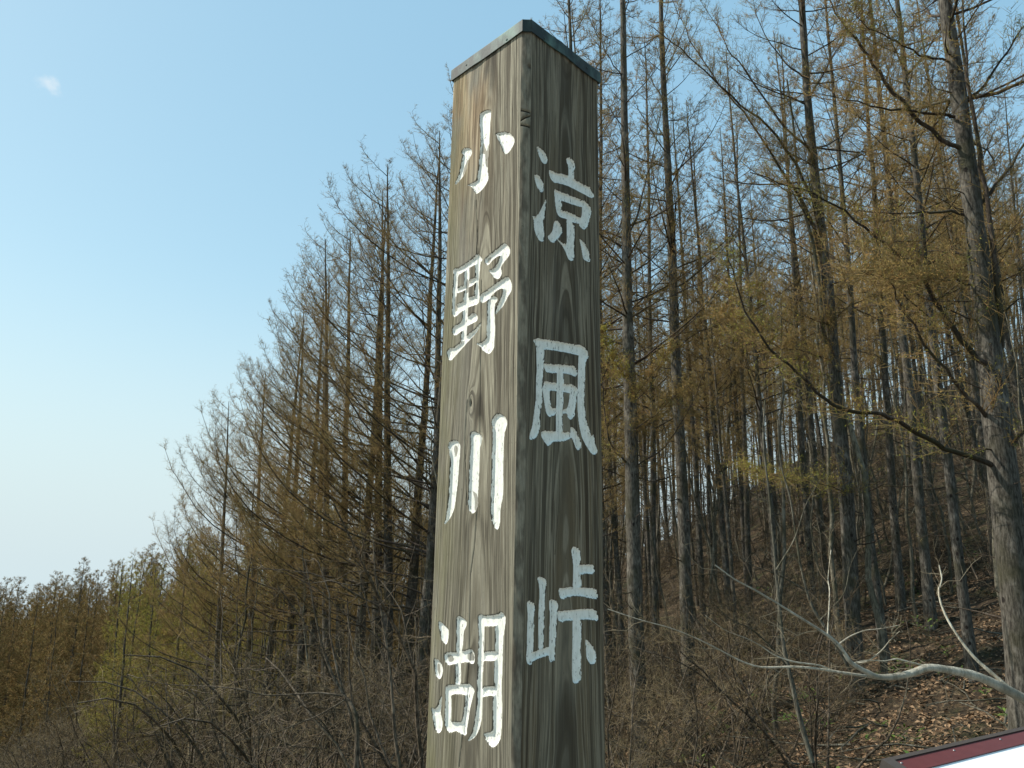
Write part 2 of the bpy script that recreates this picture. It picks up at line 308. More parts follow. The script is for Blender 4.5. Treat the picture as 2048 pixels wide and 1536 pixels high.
# traced strokes: (side, origin x, origin y, scale, [polygons]); crop coordinates
GL = {
'small': (0, 890, 210, 8.083, [
  [(570,150),(600,110),(680,80),(742,85),(745,130),(735,230),(722,480),(705,780),(690,960),(690,1060),(700,1180),(692,1230),(640,1320),(570,1395),(505,1438),(475,1400),(440,1330),(395,1305),(355,1298),(400,1280),(470,1250),(520,1200),(540,1050),(560,850),(585,600),(570,380),(560,220)],
  [(150,1305),(215,1140),(250,1000),(275,860),(290,800),(262,760),(300,705),(360,690),(420,710),(438,760),(425,800),(385,870),(360,990),(320,1110),(240,1215)],
  [(805,470),(870,450),(940,435),(1020,445),(1090,495),(1120,550),(1115,620),(1075,700),(1020,770),(975,795),(940,760),(915,680),(875,590),(840,490)]],
  [[(590,615),(612,600),(650,770),(680,640),(700,600),(700,1000),(640,1010),(630,790),(600,770),(570,790)], [(340,880),(380,860),(345,1020),(290,1140),(260,1130),(290,1000)]]),
'cool': (1, 1050, 280, 6.144, [
  [(145,70),(190,95),(250,160),(280,220),(278,275),(255,295),(220,280),(185,220),(160,140)],
  [(115,420),(160,430),(210,490),(235,560),(238,610),(215,642),(185,630),(150,570),(130,500)],
  [(90,920),(130,945),(175,905),(215,820),(262,715),(262,780),(245,890),(236,1000),(235,1120),(242,1200),(225,1250),(185,1240),(145,1180),(118,1090),(112,990)],
  [(295,360),(345,385),(400,405),(540,440),(700,535),(790,570),(830,620),(850,690),(830,715),(790,700),(720,660),(560,575),(480,545),(400,525),(365,525),(320,480),(300,420)],
  [(510,225),(545,208),(590,245),(620,300),(615,350),(598,370),(602,490),(600,560),(540,560),(535,440),(535,310),(515,275)],
  [(358,600),(400,615),(450,640),(450,740),(450,800),(455,860),(480,875),(490,950),(440,950),(400,910),(378,830),(370,740)],
  [(360,598),(440,640),(560,680),(720,745),(770,775),(770,820),(700,825),(560,780),(450,742),(400,715)],
  [(700,750),(740,745),(800,810),(828,880),(800,950),(770,1060),(735,1100),(700,1085),(660,1040),(690,960),(705,900)],
  [(440,870),(500,870),(600,915),(700,955),(720,1010),(680,1030),(590,1010),(500,965),(440,950)],
  [(510,955),(580,960),(585,1010),(612,1060),(612,1250),(615,1420),(600,1470),(570,1487),(535,1465),(510,1400),(470,1310),(400,1225),(405,1215),(460,1265),(515,1290),(515,1150)],
  [(275,1190),(310,1160),(345,1110),(355,1020),(375,985),(405,990),(450,1050),(470,1110),(450,1170),(410,1205),(380,1240),(350,1262),(320,1250)],
  [(670,1210),(700,1225),(760,1310),(795,1390),(808,1460),(795,1498),(760,1490),(715,1455),(705,1380),(685,1280)]], []),
'field': (0, 880, 480, 6.144, [
  [(165,370),(190,345),(230,345),(330,280),(440,190),(465,172),(520,230),(515,260),(430,300),(340,345),(280,395),(220,430),(215,520),(205,640),(195,760),(200,870),(150,900),(150,700),(155,560),(170,450)],
  [(445,180),(470,172),(520,235),(498,260),(490,340),(478,480),(470,560),(485,690),(480,760),(455,790),(410,800),(420,700),(432,560),(435,400),(430,280)],
  [(300,330),(355,300),(358,440),(345,600),(345,740),(340,830),(335,1000),(325,1150),(320,1240),(250,1240),(265,1100),(272,960),(290,760),(298,560)],
  [(200,590),(300,560),(355,500),(440,450),(440,530),(350,580),(290,620),(200,660)],
  [(150,870),(190,800),(280,760),(380,690),(480,680),(480,760),(420,800),(350,820),(270,870),(180,948),(150,920)],
  [(145,1080),(200,1045),(300,980),(400,900),(430,895),(465,940),(460,985),(420,1010),(340,1050),(260,1120),(180,1180),(150,1140)],
  [(80,1370),(110,1330),(160,1330),(250,1260),(360,1150),(430,1100),(505,1010),(500,1050),(440,1150),(350,1240),(260,1340),(180,1430),(125,1488),(95,1460)],
  [(545,240),(600,190),(700,110),(780,40),(810,45),(860,105),(855,180),(820,225),(740,330),(760,400),(745,450),(700,485),(660,460),(630,410),(595,375),(640,360),(680,330),(720,250),(740,185),(700,200),(640,250),(590,312),(555,290)],
  [(480,680),(560,630),(660,560),(750,490),(820,445),(850,465),(885,550),(880,620),(840,680),(780,800),(720,870),(680,920),(680,860),(740,740),(775,640),(770,590),(720,600),(640,670),(580,740),(520,775),(490,740)],
  [(580,720),(640,690),(700,700),(710,740),(670,790),(670,960),(675,1100),(665,1280),(660,1330),(620,1385),(585,1400),(540,1370),(480,1300),(445,1272),(500,1265),(570,1220),(578,1100),(580,950)]],
  [[(165,690),(200,690),(200,860),(165,880)], [(305,480),(345,480),(335,640),(300,650)], [(570,220),(620,200),(600,270),(570,290)]]),
'wind': (1, 1050, 665, 6.144, [
  [(98,85),(160,72),(300,90),(460,120),(620,150),(715,160),(760,210),(793,300),(760,330),(700,290),(600,265),(460,235),(330,215),(250,205),(200,230),(150,230),(135,150)],
  [(140,130),(240,130),(245,230),(230,400),(215,650),(212,830),(195,980),(190,1110),(170,1240),(130,1305),(60,1318),(60,1260),(90,1160),(115,990),(140,800),(140,600),(148,400)],
  [(665,240),(740,230),(770,310),(745,370),(740,520),(730,700),(735,880),(745,1000),(770,1130),(820,1280),(850,1240),(870,1380),(890,1470),(860,1508),(820,1490),(760,1400),(710,1310),(670,1160),(650,1010),(645,860),(650,650),(655,420)],
  [(235,375),(330,390),(450,395),(600,405),(645,460),(640,535),(610,540),(560,515),(450,495),(340,495),(265,490),(230,410)],
  [(390,400),(480,400),(478,620),(470,800),(462,960),(462,1100),(465,1250),(430,1345),(380,1320),(385,1150),(382,960),(390,760),(395,560)],
  [(230,600),(300,605),(450,635),(600,640),(650,690),(650,760),(560,745),(450,725),(300,710),(240,720)],
  [(220,640),(300,640),(310,760),(320,930),(385,925),(385,1005),(310,1040),(265,1000),(245,880),(225,760)],
  [(555,700),(650,700),(640,800),(615,930),(605,1020),(565,1072),(525,1040),(520,990),(465,1000),(465,940),(525,935),(545,820)],
  [(200,1208),(290,1210),(400,1215),(560,1230),(590,1270),(560,1310),(460,1335),(360,1340),(320,1360),(292,1405),(240,1340),(200,1270)],
  [(560,1145),(620,1190),(665,1280),(688,1350),(688,1420),(660,1455),(625,1420),(595,1330),(560,1260)]], []),
'river': (0, 880, 820, 6.144, [
  [(100,460),(105,410),(155,370),(215,380),(250,430),(245,520),(235,640),(225,820),(200,1020),(180,1180),(150,1280),(100,1360),(50,1412),(75,1330),(90,1200),(110,1000),(120,800),(128,600),(120,510)],
  [(370,290),(400,262),(450,270),(520,325),(505,400),(485,470),(480,640),(465,800),(460,1000),(455,1180),(430,1250),(395,1272),(360,1240),(345,1170),(350,960),(360,700),(375,480),(375,350)],
  [(632,170),(650,90),(715,35),(790,75),(828,150),(810,220),(785,290),(780,500),(775,800),(775,1060),(740,1180),(735,1400),(705,1478),(665,1440),(620,1310),(622,1150),(635,900),(640,600),(650,400),(650,230)]],
  [[(160,440),(205,450),(200,520),(175,590),(158,500)], [(215,640),(240,600),(215,900),(200,900)], [(370,980),(455,1050),(455,1180),(400,1265),(410,1080)]]),
'pass': (1, 1040, 1085, 5.206, [
  [(535,80),(555,42),(590,45),(630,90),(628,180),(625,260),(640,370),(640,480),(550,480),(555,350),(555,200),(540,120)],
  [(610,235),(700,228),(770,232),(780,300),(765,325),(700,322),(640,335),(615,320)],
  [(400,475),(470,475),(560,462),(650,470),(790,475),(820,560),(805,592),(740,580),(620,555),(520,560),(445,592),(415,570)],
  [(390,710),(440,715),(560,700),(680,692),(790,692),(822,770),(815,820),(740,800),(630,805),(560,810),(470,815),(440,830),(395,810)],
  [(550,780),(630,780),(648,860),(638,940),(635,1100),(632,1300),(635,1420),(605,1470),(560,1465),(545,1430),(545,1200),(548,1000)],
  [(680,1005),(710,1030),(765,1080),(790,1150),(790,1230),(765,1280),(720,1250),(692,1190),(690,1110)],
  [(70,630),(95,603),(140,625),(170,665),(150,740),(145,900),(145,1060),(140,1150),(130,1250),(110,1282),(75,1250),(62,1190),(75,1120),(75,900),(85,760)],
  [(180,370),(210,350),(260,380),(280,430),(265,550),(255,750),(250,900),(245,1050),(250,1110),(195,1130),(195,950),(195,700),(208,550),(200,430)],
  [(303,610),(330,590),(375,600),(400,660),(385,760),(378,900),(370,1060),(368,1190),(350,1250),(305,1235),(300,1150),(305,950),(315,760),(305,660)],
  [(70,1165),(140,1140),(220,1115),(290,1090),(330,1100),(320,1170),(260,1180),(190,1210),(140,1240),(100,1270),(70,1230)]], []),
'lake': (0, 850, 1215, 5.295, [
  [(140,165),(160,145),(200,185),(250,235),(250,300),(235,370),(215,398),(180,350),(155,260)],
  [(92,545),(120,545),(170,590),(190,650),(180,720),(150,765),(115,730),(98,640)],
  [(62,1062),(110,1080),(145,1010),(180,920),(170,1040),(162,1120),(183,1190),(180,1290),(145,1335),(100,1300),(85,1200),(75,1120)],
  [(330,130),(350,92),(380,95),(440,150),(435,190),(405,250),(400,380),(380,480),(375,620),(378,820),(315,820),(322,640),(330,480),(335,250)],
  [(200,490),(250,475),(330,475),(420,458),(490,435),(520,490),(525,560),(505,602),(450,575),(380,585),(300,600),(245,615),(210,570)],
  [(215,850),(240,822),(330,818),(440,808),(470,810),(520,870),(520,905),(480,935),(420,925),(330,915),(275,920),(280,1010),(275,1200),(270,1300),(225,1290),(208,1240),(215,1060)],
  [(430,820),(470,812),(522,880),(500,960),(475,1060),(455,1200),(440,1290),(440,1340),(410,1362),(375,1335),(350,1300),(390,1210),(415,1060),(430,930)],
  [(210,1210),(290,1212),(400,1215),(445,1270),(430,1350),(390,1350),(350,1310),(310,1310),(260,1332),(220,1290)],
  [(560,85),(590,75),(625,90),(625,200),(620,400),(612,600),(600,800),(605,960),(600,1150),(575,1280),(530,1370),(480,1405),(450,1415),(480,1370),(510,1290),(535,1150),(550,950),(555,700),(560,500),(570,300),(560,150)],
  [(570,75),(640,90),(770,75),(800,45),(830,60),(855,120),(840,180),(750,195),(620,200),(580,200)],
  [(750,90),(850,90),(850,150),(825,350),(820,600),(805,850),(815,1050),(808,1300),(790,1420),(720,1490),(680,1470),(640,1400),(620,1345),(640,1330),(715,1325),(720,1150),(725,900),(735,700),(745,450),(745,200)],
  [(610,470),(690,465),(760,465),(750,570),(640,560),(610,575)],
  [(600,840),(690,835),(760,835),(750,940),(640,935),(600,950)]],
  [[(215,500),(270,500),(300,560),(240,590)], [(430,490),(490,460),(515,570),(430,560)], [(110,600),(140,600),(150,700),(120,700)]])}
def poly_sd(U, Z, pu, pz):
    """signed distance (negative inside) of grid points to a polygon"""
    d = np.full(U.shape, 1e9); ins = np.zeros(U.shape, bool); n = len(pu)
    for i in range(n):
        ax, az, bx, bz = pu[i], pz[i], pu[(i + 1) % n], pz[(i + 1) % n]
        ex, ez = bx - ax, bz - az; t = np.clip(((U - ax) * ex + (Z - az) * ez) / (ex * ex + ez * ez + 1e-12), 0, 1)
        d = np.minimum(d, (U - ax - t * ex) ** 2 + (Z - az - t * ez) ** 2)
        cr = ((az > Z) != (bz > Z)) & (U < (bx - ax) * (Z - az) / (bz - az + 1e-12) + ax); ins ^= cr
    d = np.sqrt(d); return np.where(ins, -d, d)
def rounded(p):
    p = np.array(p, float); q = np.roll(p, -1, 0); return np.stack([p * .78 + q * .22, p * .22 + q * .78], 1).reshape(-1, 2)
ZTOP = HTOP; ZLOW = 1.02; NZ = 900; NU = 165; NCH = 12
zs = np.concatenate([np.linspace(-.3, ZLOW, 12)[:-1], np.linspace(ZLOW, ZTOP, NZ)]); nz = len(zs)
Zg = zs[:, None]
def grain(x, y, z, px_, py_, knots, seed):
    z0 = z - 2.0
    wob = .0030 * smooth1(z, seed, .62) + .0010 * smooth1(z, seed + 1, .25)
    r = np.hypot(x - px_ - wob, y - py_ + wob)
    t = r * (1 + .058 * z0) + .0007 * smooth1(z + 3 * x, seed + 2, .16) + .00025 * smooth1(z - 2 * y, seed + 5, .06)
    for (kx, ky, kz, s, a) in knots:
        q = ((x - kx) ** 2 + (y - ky) ** 2) / s ** 2 + (z - kz) ** 2 / (3.0 * s) ** 2
        t = t + a * np.exp(-q)
    return t
TAB = np.random.RandomState(11).uniform(-1, 1, 4096)
def n1d(t):
    i = np.floor(t).astype(int); f = t - i; f = f * f * (3 - 2 * f); return TAB[i % 4096] * (1 - f) + TAB[(i + 1) % 4096] * f
faces = []
for side in (0, 1):
    if side == 0:
        smax = hd(Zg) * 2 ** .5 - cL(Zg); s0 = np.linspace(0, 1, NU)[None]; U = s0 * smax
        bx = -hd(Zg) + U / 2 ** .5; by = -U / 2 ** .5; nn = np.array([-1, -1]) / 2 ** .5
    else:
        w0 = hd(Zg) * 2 ** .5; c0 = cR(Zg); s0 = np.linspace(0, 1, NU)[None]; U = c0 + s0 * (w0 - c0)
        bx = U / 2 ** .5; by = -hd(Zg) + U / 2 ** .5; nn = np.array([1, -1]) / 2 ** .5
    Zf = np.broadcast_to(Zg, U.shape)
    sd = np.full(U.shape, .05); bare = np.full(U.shape, .05); cid = np.zeros(U.shape, int)
    for gi, (gname, (gs, ox, oy, scl, polys, bares)) in enumerate(GL.items()):
        if gs != side: continue
        sdg = np.full(U.shape, .05)
        for plist, tgt in ((polys, 0), (bares, 1)):
            for p in plist:
                p = rounded(p) / scl + np.array([ox, oy]); pu, pz = face_uv(p[:, 0], p[:, 1], side)
                r0 = np.searchsorted(zs, pz.min() - .02); r1 = np.searchsorted(zs, pz.max() + .02)
                d = poly_sd(U[r0:r1], Zf[r0:r1], pu, pz)
                if tgt == 0: sdg[r0:r1] = np.minimum(sdg[r0:r1], d)
                else: bare[r0:r1] = np.minimum(bare[r0:r1], d)
        cid[sdg < .006] = gi + 1; sd = np.minimum(sd, sdg)
    x3, y3 = bx, by
    if side == 0:
        ku, kz = face_uv(np.array([941.]), np.array([806.]), 0); kxx = -hd(kz) + ku / 2 ** .5; kyy = -ku / 2 ** .5
        knots = [(kxx[0], kyy[0], kz[0], .011, -.0075)]
        t = grain(x3, y3, Zf, .045, .03, knots, 21)
    else:
        knots = []; t = grain(x3, y3, Zf, -.035, .045, knots, 41)
    relief = .00055 * n1d(t * 420) + .0005 * n1d(t * 170 + 50) + .00025 * n1d(t * 1100 + 9)
    relief = relief + .00018 * n1d(U * 900 + 17 * side + Zf * 2)
    # drying checks
    checks = [[(963, 560), (962, 700), (960, 860), (955, 1000), (948, 1100), (941, 1150), (938, 1330), (918, 1536)], [(955, 440), (953, 560)], [(935, 800), (930, 880), (934, 1010)], [(953, 400), (957, 510)]] if side == 0 else \
             [[(1122, 690), (1121, 860), (1119, 1000), (1110, 1110)], [(1106, 1330), (1105, 1536)], [(1108, 1000), (1106, 1340)]]
    crack = np.full(U.shape, .05)
    for ch in checks:
        c_ = np.array(ch, float); cu, cz = face_uv(c_[:, 0], c_[:, 1], side); o = np.argsort(cz)
        cc = np.interp(Zf[:, 0], cz[o], cu[o], left=9, right=9)[:, None] + .0008 * smooth1(Zg, 77, .05)
        crack = np.minimum(crack, np.abs(U - cc))
    if side == 0: crack = np.minimum(crack, np.maximum(0, np.sqrt(((x3 - kxx[0]) ** 2 + (y3 - kyy[0]) ** 2) / .3 + (Zf - kz[0]) ** 2 / 3.2) - .0042))
    depth = .0052 * (1 - np.clip((sd + .0032) / .0038, 0, 1) ** 1.5) * (sd < .0006)
    depth = depth + .003 * np.exp(-(crack / .0011) ** 2)
    edge = np.minimum(U if side == 0 else (hd(Zg) * 2 ** .5 - U), .006)
    depth = depth + .0022 * (1 - edge / .006) ** 2
    if side == 0: depth = depth + .003 * np.exp(-(((x3 - knots[0][0]) ** 2 + (y3 - knots[0][1]) ** 2) / .0035 ** 2 + (Zf - knots[0][2]) ** 2 / .011 ** 2))
    off = relief * np.where(sd < 0, .45, 1) - depth
    P = np.stack([x3 + nn[0] * off, y3 + nn[1] * off, Zf], -1)
    faces.append((P, sd, bare, crack, t, cid))
# rounded front corner (wane) between the two faces
PL, PR = faces[0][0][:, -1], faces[1][0][:, 0]
sw = np.linspace(0, 1, NCH)[None, :, None]      # its edges are doubled so that they stay crisp
PW = PL[:, None] * (1 - sw) + PR[:, None] * sw
bul = (.0016 * 4 * sw[..., 0] * (1 - sw[..., 0])) * (1 + .5 * smooth1(Zg, 5, .06)) + 4 * sw[..., 0] * (1 - sw[..., 0]) * .0010 * smooth1(Zg + sw[..., 0] * .05, 6, .025) + sw[..., 0] * .0006 * smooth1(Zg * 1.0 + sw[..., 0] * .3, 9, .011)
chipz = [(1052, 129), (1048, 219), (1048, 232), (1048, 248)]
zc = Zg
for (cx_, cy_) in chipz:
    u_, z_ = face_uv(np.array([cx_ * 1.]), np.array([cy_ * 1.]), 0)
    wd = .0028 if cy_ > 150 else .006
    bul = bul - .0055 * np.exp(-((zc - z_[0] + (sw[..., 0] - .5) * .008 * (1 if cy_ != 232 else -1.6)) / wd) ** 2) * (1 if cy_ > 150 else np.clip((sw[..., 0] - .55) * 4, 0, 1))
PW[..., 1] -= bul
Pall = np.concatenate([faces[0][0], PW, faces[1][0]], 1)
Pall[..., 2] += np.clip((Pall[..., 2] - 2.82) / (HTOP - 2.82), 0, 1) * .013 * (-Pall[..., 1] / .212)   # the top was sawn a little out of square
nm = NCH; full = lambda v: np.full((nz, nm), v)
crW = full(.05)
for (cx_, cy_) in chipz[1:]:
    z_ = face_uv(np.array([cx_ * 1.]), np.array([cy_ * 1.]), 0)[1][0]
    crW = np.minimum(crW, np.abs(Zg - z_ + (sw[..., 0] - .5) * .008 * (1 if cy_ != 232 else -1.6)) * .45 + .0002 * (sw[..., 0] > .96) * 20)
tW = faces[0][4][:, -1:] * (1 - sw[..., 0]) + faces[1][4][:, :1] * sw[..., 0] + .002 * sw[..., 0]
sdA = np.concatenate([faces[0][1], full(.05), faces[1][1]], 1); bareA = np.concatenate([faces[0][2], full(.05), faces[1][2]], 1)
crA = np.concatenate([faces[0][3], crW, faces[1][3]], 1); tA = np.concatenate([faces[0][4], tW, faces[1][4]], 1)
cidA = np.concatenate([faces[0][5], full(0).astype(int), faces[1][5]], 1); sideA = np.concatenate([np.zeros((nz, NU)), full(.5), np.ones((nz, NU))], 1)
# back corner closes the section
back = np.stack([0 * zs, hd(zs), zs], -1)[:, None]
Pall = np.concatenate([Pall, back], 1)
def padc(a, v): return np.concatenate([a, np.full((nz, 1), v)], 1)
sdA, bareA, crA, tA, cidA, sideA = padc(sdA, .05), padc(bareA, .05), padc(crA, .05), padc(tA, .2), padc(cidA, 0), padc(sideA, 0)
nc = Pall.shape[1]; ix = np.arange(nz * nc).reshape(nz, nc)
i00, i01 = ix[:-1], np.roll(ix[:-1], -1, 1); i10, i11 = ix[1:], np.roll(ix[1:], -1, 1)
quads = np.stack([i00, i01, i11, i10], -1).reshape(-1, 4)
colq = quads[:, 0] % nc; keep = (colq != NU - 1) & (colq != NU + NCH - 1); quads = quads[keep]
qc = np.max(cidA.ravel()[quads], axis=1)
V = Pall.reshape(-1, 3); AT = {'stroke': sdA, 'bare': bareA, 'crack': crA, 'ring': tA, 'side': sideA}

k = NT('weathered_painted_timber')
ring = k.attr('ring'); stroke = k.attr('stroke'); bare = k.attr('bare'); crack = k.attr('crack'); side_ = k.attr('side')
vo_ = k.coord((1, 1, .05)); vl = k.coord((1, 1, .16))
cmb = k.n('ShaderNodeCombineXYZ'); k.l(ring, cmb.inputs[0]); so_ = k.n('ShaderNodeSeparateXYZ'); k.l(k.coord(), so_.inputs[0])
k.l(k.math('MULTIPLY', so_.outputs[2], .006), cmb.inputs[2]); k.l(k.math('MULTIPLY', side_, 3.0), cmb.inputs[1])
rv = cmb.outputs[0]
r1 = k.noise(rv, 170, 2, .6); r2 = k.noise(rv, 430, 2, .6); r3 = k.noise(rv, 60, 2, .5)
fib = k.noise(vo_, 420, 3, .6); big = k.noise(vl, 9, 4, .6); big2 = k.noise(vl, 4.2, 3, .6)
c = k.mix(k.map(r1, .42, .58), (.125, .108, .074), (.235, .208, .148))
l1 = k.map(k.math('ABSOLUTE', k.math('SUBTRACT', r1, .53)), .028, .008); l2 = k.map(k.math('ABSOLUTE', k.math('SUBTRACT', r1, .46)), .022, .006)
c = k.mix(k.map(r2, .47, .57, 0, .75), c, (.29, .262, .192))
c = k.mix(k.map(r2, .45, .38, 0, .75), c, (.10, .088, .064))
fl = k.noise(k.coord((1, 1, .02)), 130, 3, .7)
c = k.mix(k.map(fl, .54, .60, 0, .35), c, (.36, .33, .25)); c = k.mix(k.map(fl, .45, .40, 0, .5), c, (.11, .095, .068))
c = k.mix(k.map(r3, .57, .66, 0, .45), c, (.09, .072, .05)); c = k.mix(k.math('MULTIPLY', l1, .65), c, (.42, .385, .285)); c = k.mix(k.math('MULTIPLY', l2, .7), c, (.055, .045, .031))                      # dark late wood bands
c = k.mix(k.map(big, .5, .68, 0, .5), c, (.28, .262, .215))                     # silvered patches
# warm tan wood that the weather has not greyed yet, under the cap
tan = k.math('MULTIPLY', k.map(so_.outputs[2], 2.35, 2.9), k.math('MULTIPLY', k.map(so_.outputs[0], -.06, -.15), k.map(k.noise(k.coord((1, 1, .3)), 14, 2), .36, .56)))
c = k.mix(k.math('MULTIPLY', tan, .68), c, k.mix(k.map(fl, .44, .58), (.27, .165, .075), (.66, .50, .30)))
low = k.map(so_.outputs[2], 2.3, 1.3)
c = k.mix(k.math('MULTIPLY', low, .45), c, k.mix(k.map(r2, .4, .6), (.095, .088, .062), (.215, .20, .148)))
alg = k.math('MULTIPLY', k.map(so_.outputs[0], -.12, -.21), k.map(k.noise(k.coord((1, 1, .2)), 20, 3), .35, .6))
c = k.mix(k.math('MULTIPLY', alg, .5), c, (.17, .16, .07))                       # algae on the outer edge
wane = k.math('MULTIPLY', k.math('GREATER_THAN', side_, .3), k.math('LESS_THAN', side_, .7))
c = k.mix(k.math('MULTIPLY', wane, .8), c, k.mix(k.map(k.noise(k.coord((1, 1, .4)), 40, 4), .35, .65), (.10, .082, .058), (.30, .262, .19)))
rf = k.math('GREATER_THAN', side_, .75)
c = k.mix(k.math('MULTIPLY', rf, .30), c, (.040, .028, .015))  # right face darker and browner: part of its shade is painted into the wood
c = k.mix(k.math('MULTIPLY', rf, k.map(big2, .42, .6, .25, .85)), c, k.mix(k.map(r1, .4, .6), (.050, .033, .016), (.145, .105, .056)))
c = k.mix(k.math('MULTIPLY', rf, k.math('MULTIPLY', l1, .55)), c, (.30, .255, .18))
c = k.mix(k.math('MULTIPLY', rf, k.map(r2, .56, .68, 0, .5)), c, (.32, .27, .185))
c = k.mix(k.map(fib, .42, .62, .25, 0), c, (.05, .042, .033))
c = k.mix(k.map(k.noise(k.coord((1, 1, .5)), 160, 3, .7), .62, .74, 0, .5), c, (.06, .05, .04))   # specks
c = k.mix(k.map(crack, .0014, .0003), c, (.018, .014, .011))
# paint with brush strokes, flaking in vertical slivers
pn = k.noise(k.coord((1, 1, .28)), 230, 4, .65); pn2 = k.noise(k.coord((1, 1, .5)), 70, 4, .65)
edge = k.math('ADD', stroke, k.math('ADD', k.math('MULTIPLY', k.math('SUBTRACT', pn2, .5), .0062), k.math('MULTIPLY', k.math('SUBTRACT', pn, .5), .0060)))
pm = k.map(edge, .00035, -.00035)
flake = k.map(pn, .615, .65, 1, .12); pm = k.math('MULTIPLY', pm, flake)
be = k.math('ADD', bare, k.math('MULTIPLY', k.math('SUBTRACT', pn2, .5), .010)); pm = k.math('MULTIPLY', pm, k.map(be, -.0008, .0008, .25, 1))
pm = k.math('MULTIPLY', pm, k.map(crack, .0003, .0010, .1, 1))
wh = k.mix(k.map(k.noise(k.coord((1, 1, .4)), 120, 4), .4, .7), (.86, .85, .77), (.74, .73, .64))
rim = k.math('MULTIPLY', k.map(k.math('ABSOLUTE', k.math('ADD', stroke, .0004)), .0020, .0002), .75)
c = k.mix(rim, c, (.04, .033, .026))
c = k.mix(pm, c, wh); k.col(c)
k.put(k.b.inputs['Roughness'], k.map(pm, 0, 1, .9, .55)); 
hgt = k.math('ADD', k.math('MULTIPLY', k.math('ADD', k.math('MULTIPLY', r2, 1.0), k.math('MULTIPLY', fib, .5)), k.map(pm, 0, 1, 1, .45)), k.math('MULTIPLY', k.noise(k.coord((1, 1, .35)), 190, 4, .7), k.map(pm, 0, 1, .2, .8)))
hgt = k.math('ADD', hgt, k.math('MULTIPLY', pm, .35))
k.bump(hgt, .9, .0016)
M['timber'] = k.m
def sub_mesh(name, sel):
    q = quads[sel]; u, inv = np.unique(q, return_inverse=True); b = MB(); b.add(V[u], inv.reshape(-1, 4))
    me = b.mesh(name, [M['timber']])
    for an, arr in AT.items():
        a_ = me.attributes.new(an, 'FLOAT', 'POINT'); a_.data.foreach_set('value', arr.ravel()[u].astype(np.float32))
    return link(name, me, root)
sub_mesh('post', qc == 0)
CH = {'small': 'small carved white character 小 at the head of the sunlit face', 'cool': 'white carved character 涼 at the head of the shaded face',
      'field': 'carved white character 野, second on the sunlit face', 'wind': 'white carved character 風, middle of the shaded face',
      'river': 'three carved white strokes of the character 川 on the sunlit face', 'pass': 'white carved character 峠, last on the shaded face',
      'lake': 'carved white character 湖, last on the sunlit face'}
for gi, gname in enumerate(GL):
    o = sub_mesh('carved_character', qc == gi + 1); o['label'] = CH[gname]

# patinated sheet-metal cap
k = NT('patinated_copper'); v = k.coord((1, 1, .35)); n = k.noise(v, 26, 5, .6); n2 = k.noise(k.coord(), 9, 3)
c = k.mix(k.map(n, .4, .65), (.028, .040, .038), (.070, .105, .094)); c = k.mix(k.map(n2, .52, .68, 0, .7), c, (.12, .21, .175)); c = k.mix(k.map(n2, .48, .36, 0, .7), c, (.03, .03, .028))
k.col(c); k.b.inputs['Metallic'].default_value = .1; k.b.inputs['Roughness'].default_value = .6; k.bump(n, .6, .003); M['copper'] = k.m
cap = MB(); hh_ = float(hd(HTOP)); ns = 24
def corner_path(off, zoff, wav):
    h = hh_ + off; ch = .0165 - .004
    cor = [(-h, 0), (-ch, -h + ch), (ch, -h + ch), (h, 0), (0, h)]
    pts = []
    for a in range(5):
        p, q = np.array(cor[a]), np.array(cor[(a + 1) % 5]); m = ns if a != 1 else 5
        for s_ in range(m): pts.append([*(p + (q - p) * s_ / m), zoff])
    pts = np.array(pts); pts[:, 2] += np.clip(-pts[:, 1] / h, 0, 1) * .018; pts[:, 2] += wav * smooth1(np.arange(len(pts)) * .1, 60, .45)
    d = nrm(pts[:, :2]); pts[:, :2] += d * (wav * .5 * smooth1(np.arange(len(pts)) * .1, 61, .4))[:, None]; return pts
prof = [(.0035, -.033, .0022), (.0080, -.033, .0022), (.0078, .0005, .0014), (.0060, .0030, .0006), (-.02, .008, 0), (-.10, .022, 0), (-.19, .034, 0)]
rings = [corner_path(o_, HTOP + z_, w_) for o_, z_, w_ in prof]; nn_ = len(rings[0])
Vc = np.concatenate(rings + [np.array([[0, 0, HTOP + .036]])]); fq = []
for a in range(len(prof) - 1):
    for b in range(nn_): fq.append([a * nn_ + b, a * nn_ + (b + 1) % nn_, (a + 1) * nn_ + (b + 1) % nn_, (a + 1) * nn_ + b])
cap.add(Vc, fq); L0 = (len(prof) - 1) * nn_
cap.add(Vc, [[L0 + b, L0 + (b + 1) % nn_, len(Vc) - 1] for b in range(nn_)])
capo = cap.obj('metal_cap', [M['copper']], root, smooth=False); capo['label'] = 'dark green-grey patinated metal cap over the top of the post'
k = NT('dull_steel'); k.col((.25, .25, .25)); k.b.inputs['Metallic'].default_value = .8; k.b.inputs['Roughness'].default_value = .45; M['steel'] = k.m
def dome(mb, c, n, r, h):
    c = np.array(c, float); n = nrm(np.array(n, float)); a = nrm(np.cross(n, [0, .3, 1.])); b = np.cross(n, a); vv = []
    for i, (rr, q) in enumerate(((1, 0), (.85, .55), (.45, .9))):
        for j in range(10): vv.append(c + (a * math.cos(j * .6283) + b * math.sin(j * .6283)) * r * rr + n * h * q)
    vv.append(c + n * h); f = [[i * 10 + j, i * 10 + (j + 1) % 10, (i + 1) * 10 + (j + 1) % 10, (i + 1) * 10 + j] for i in range(2) for j in range(10)]
    mb.add(vv, f); mb.add(vv, [[20 + j, 20 + (j + 1) % 10, 30] for j in range(10)])
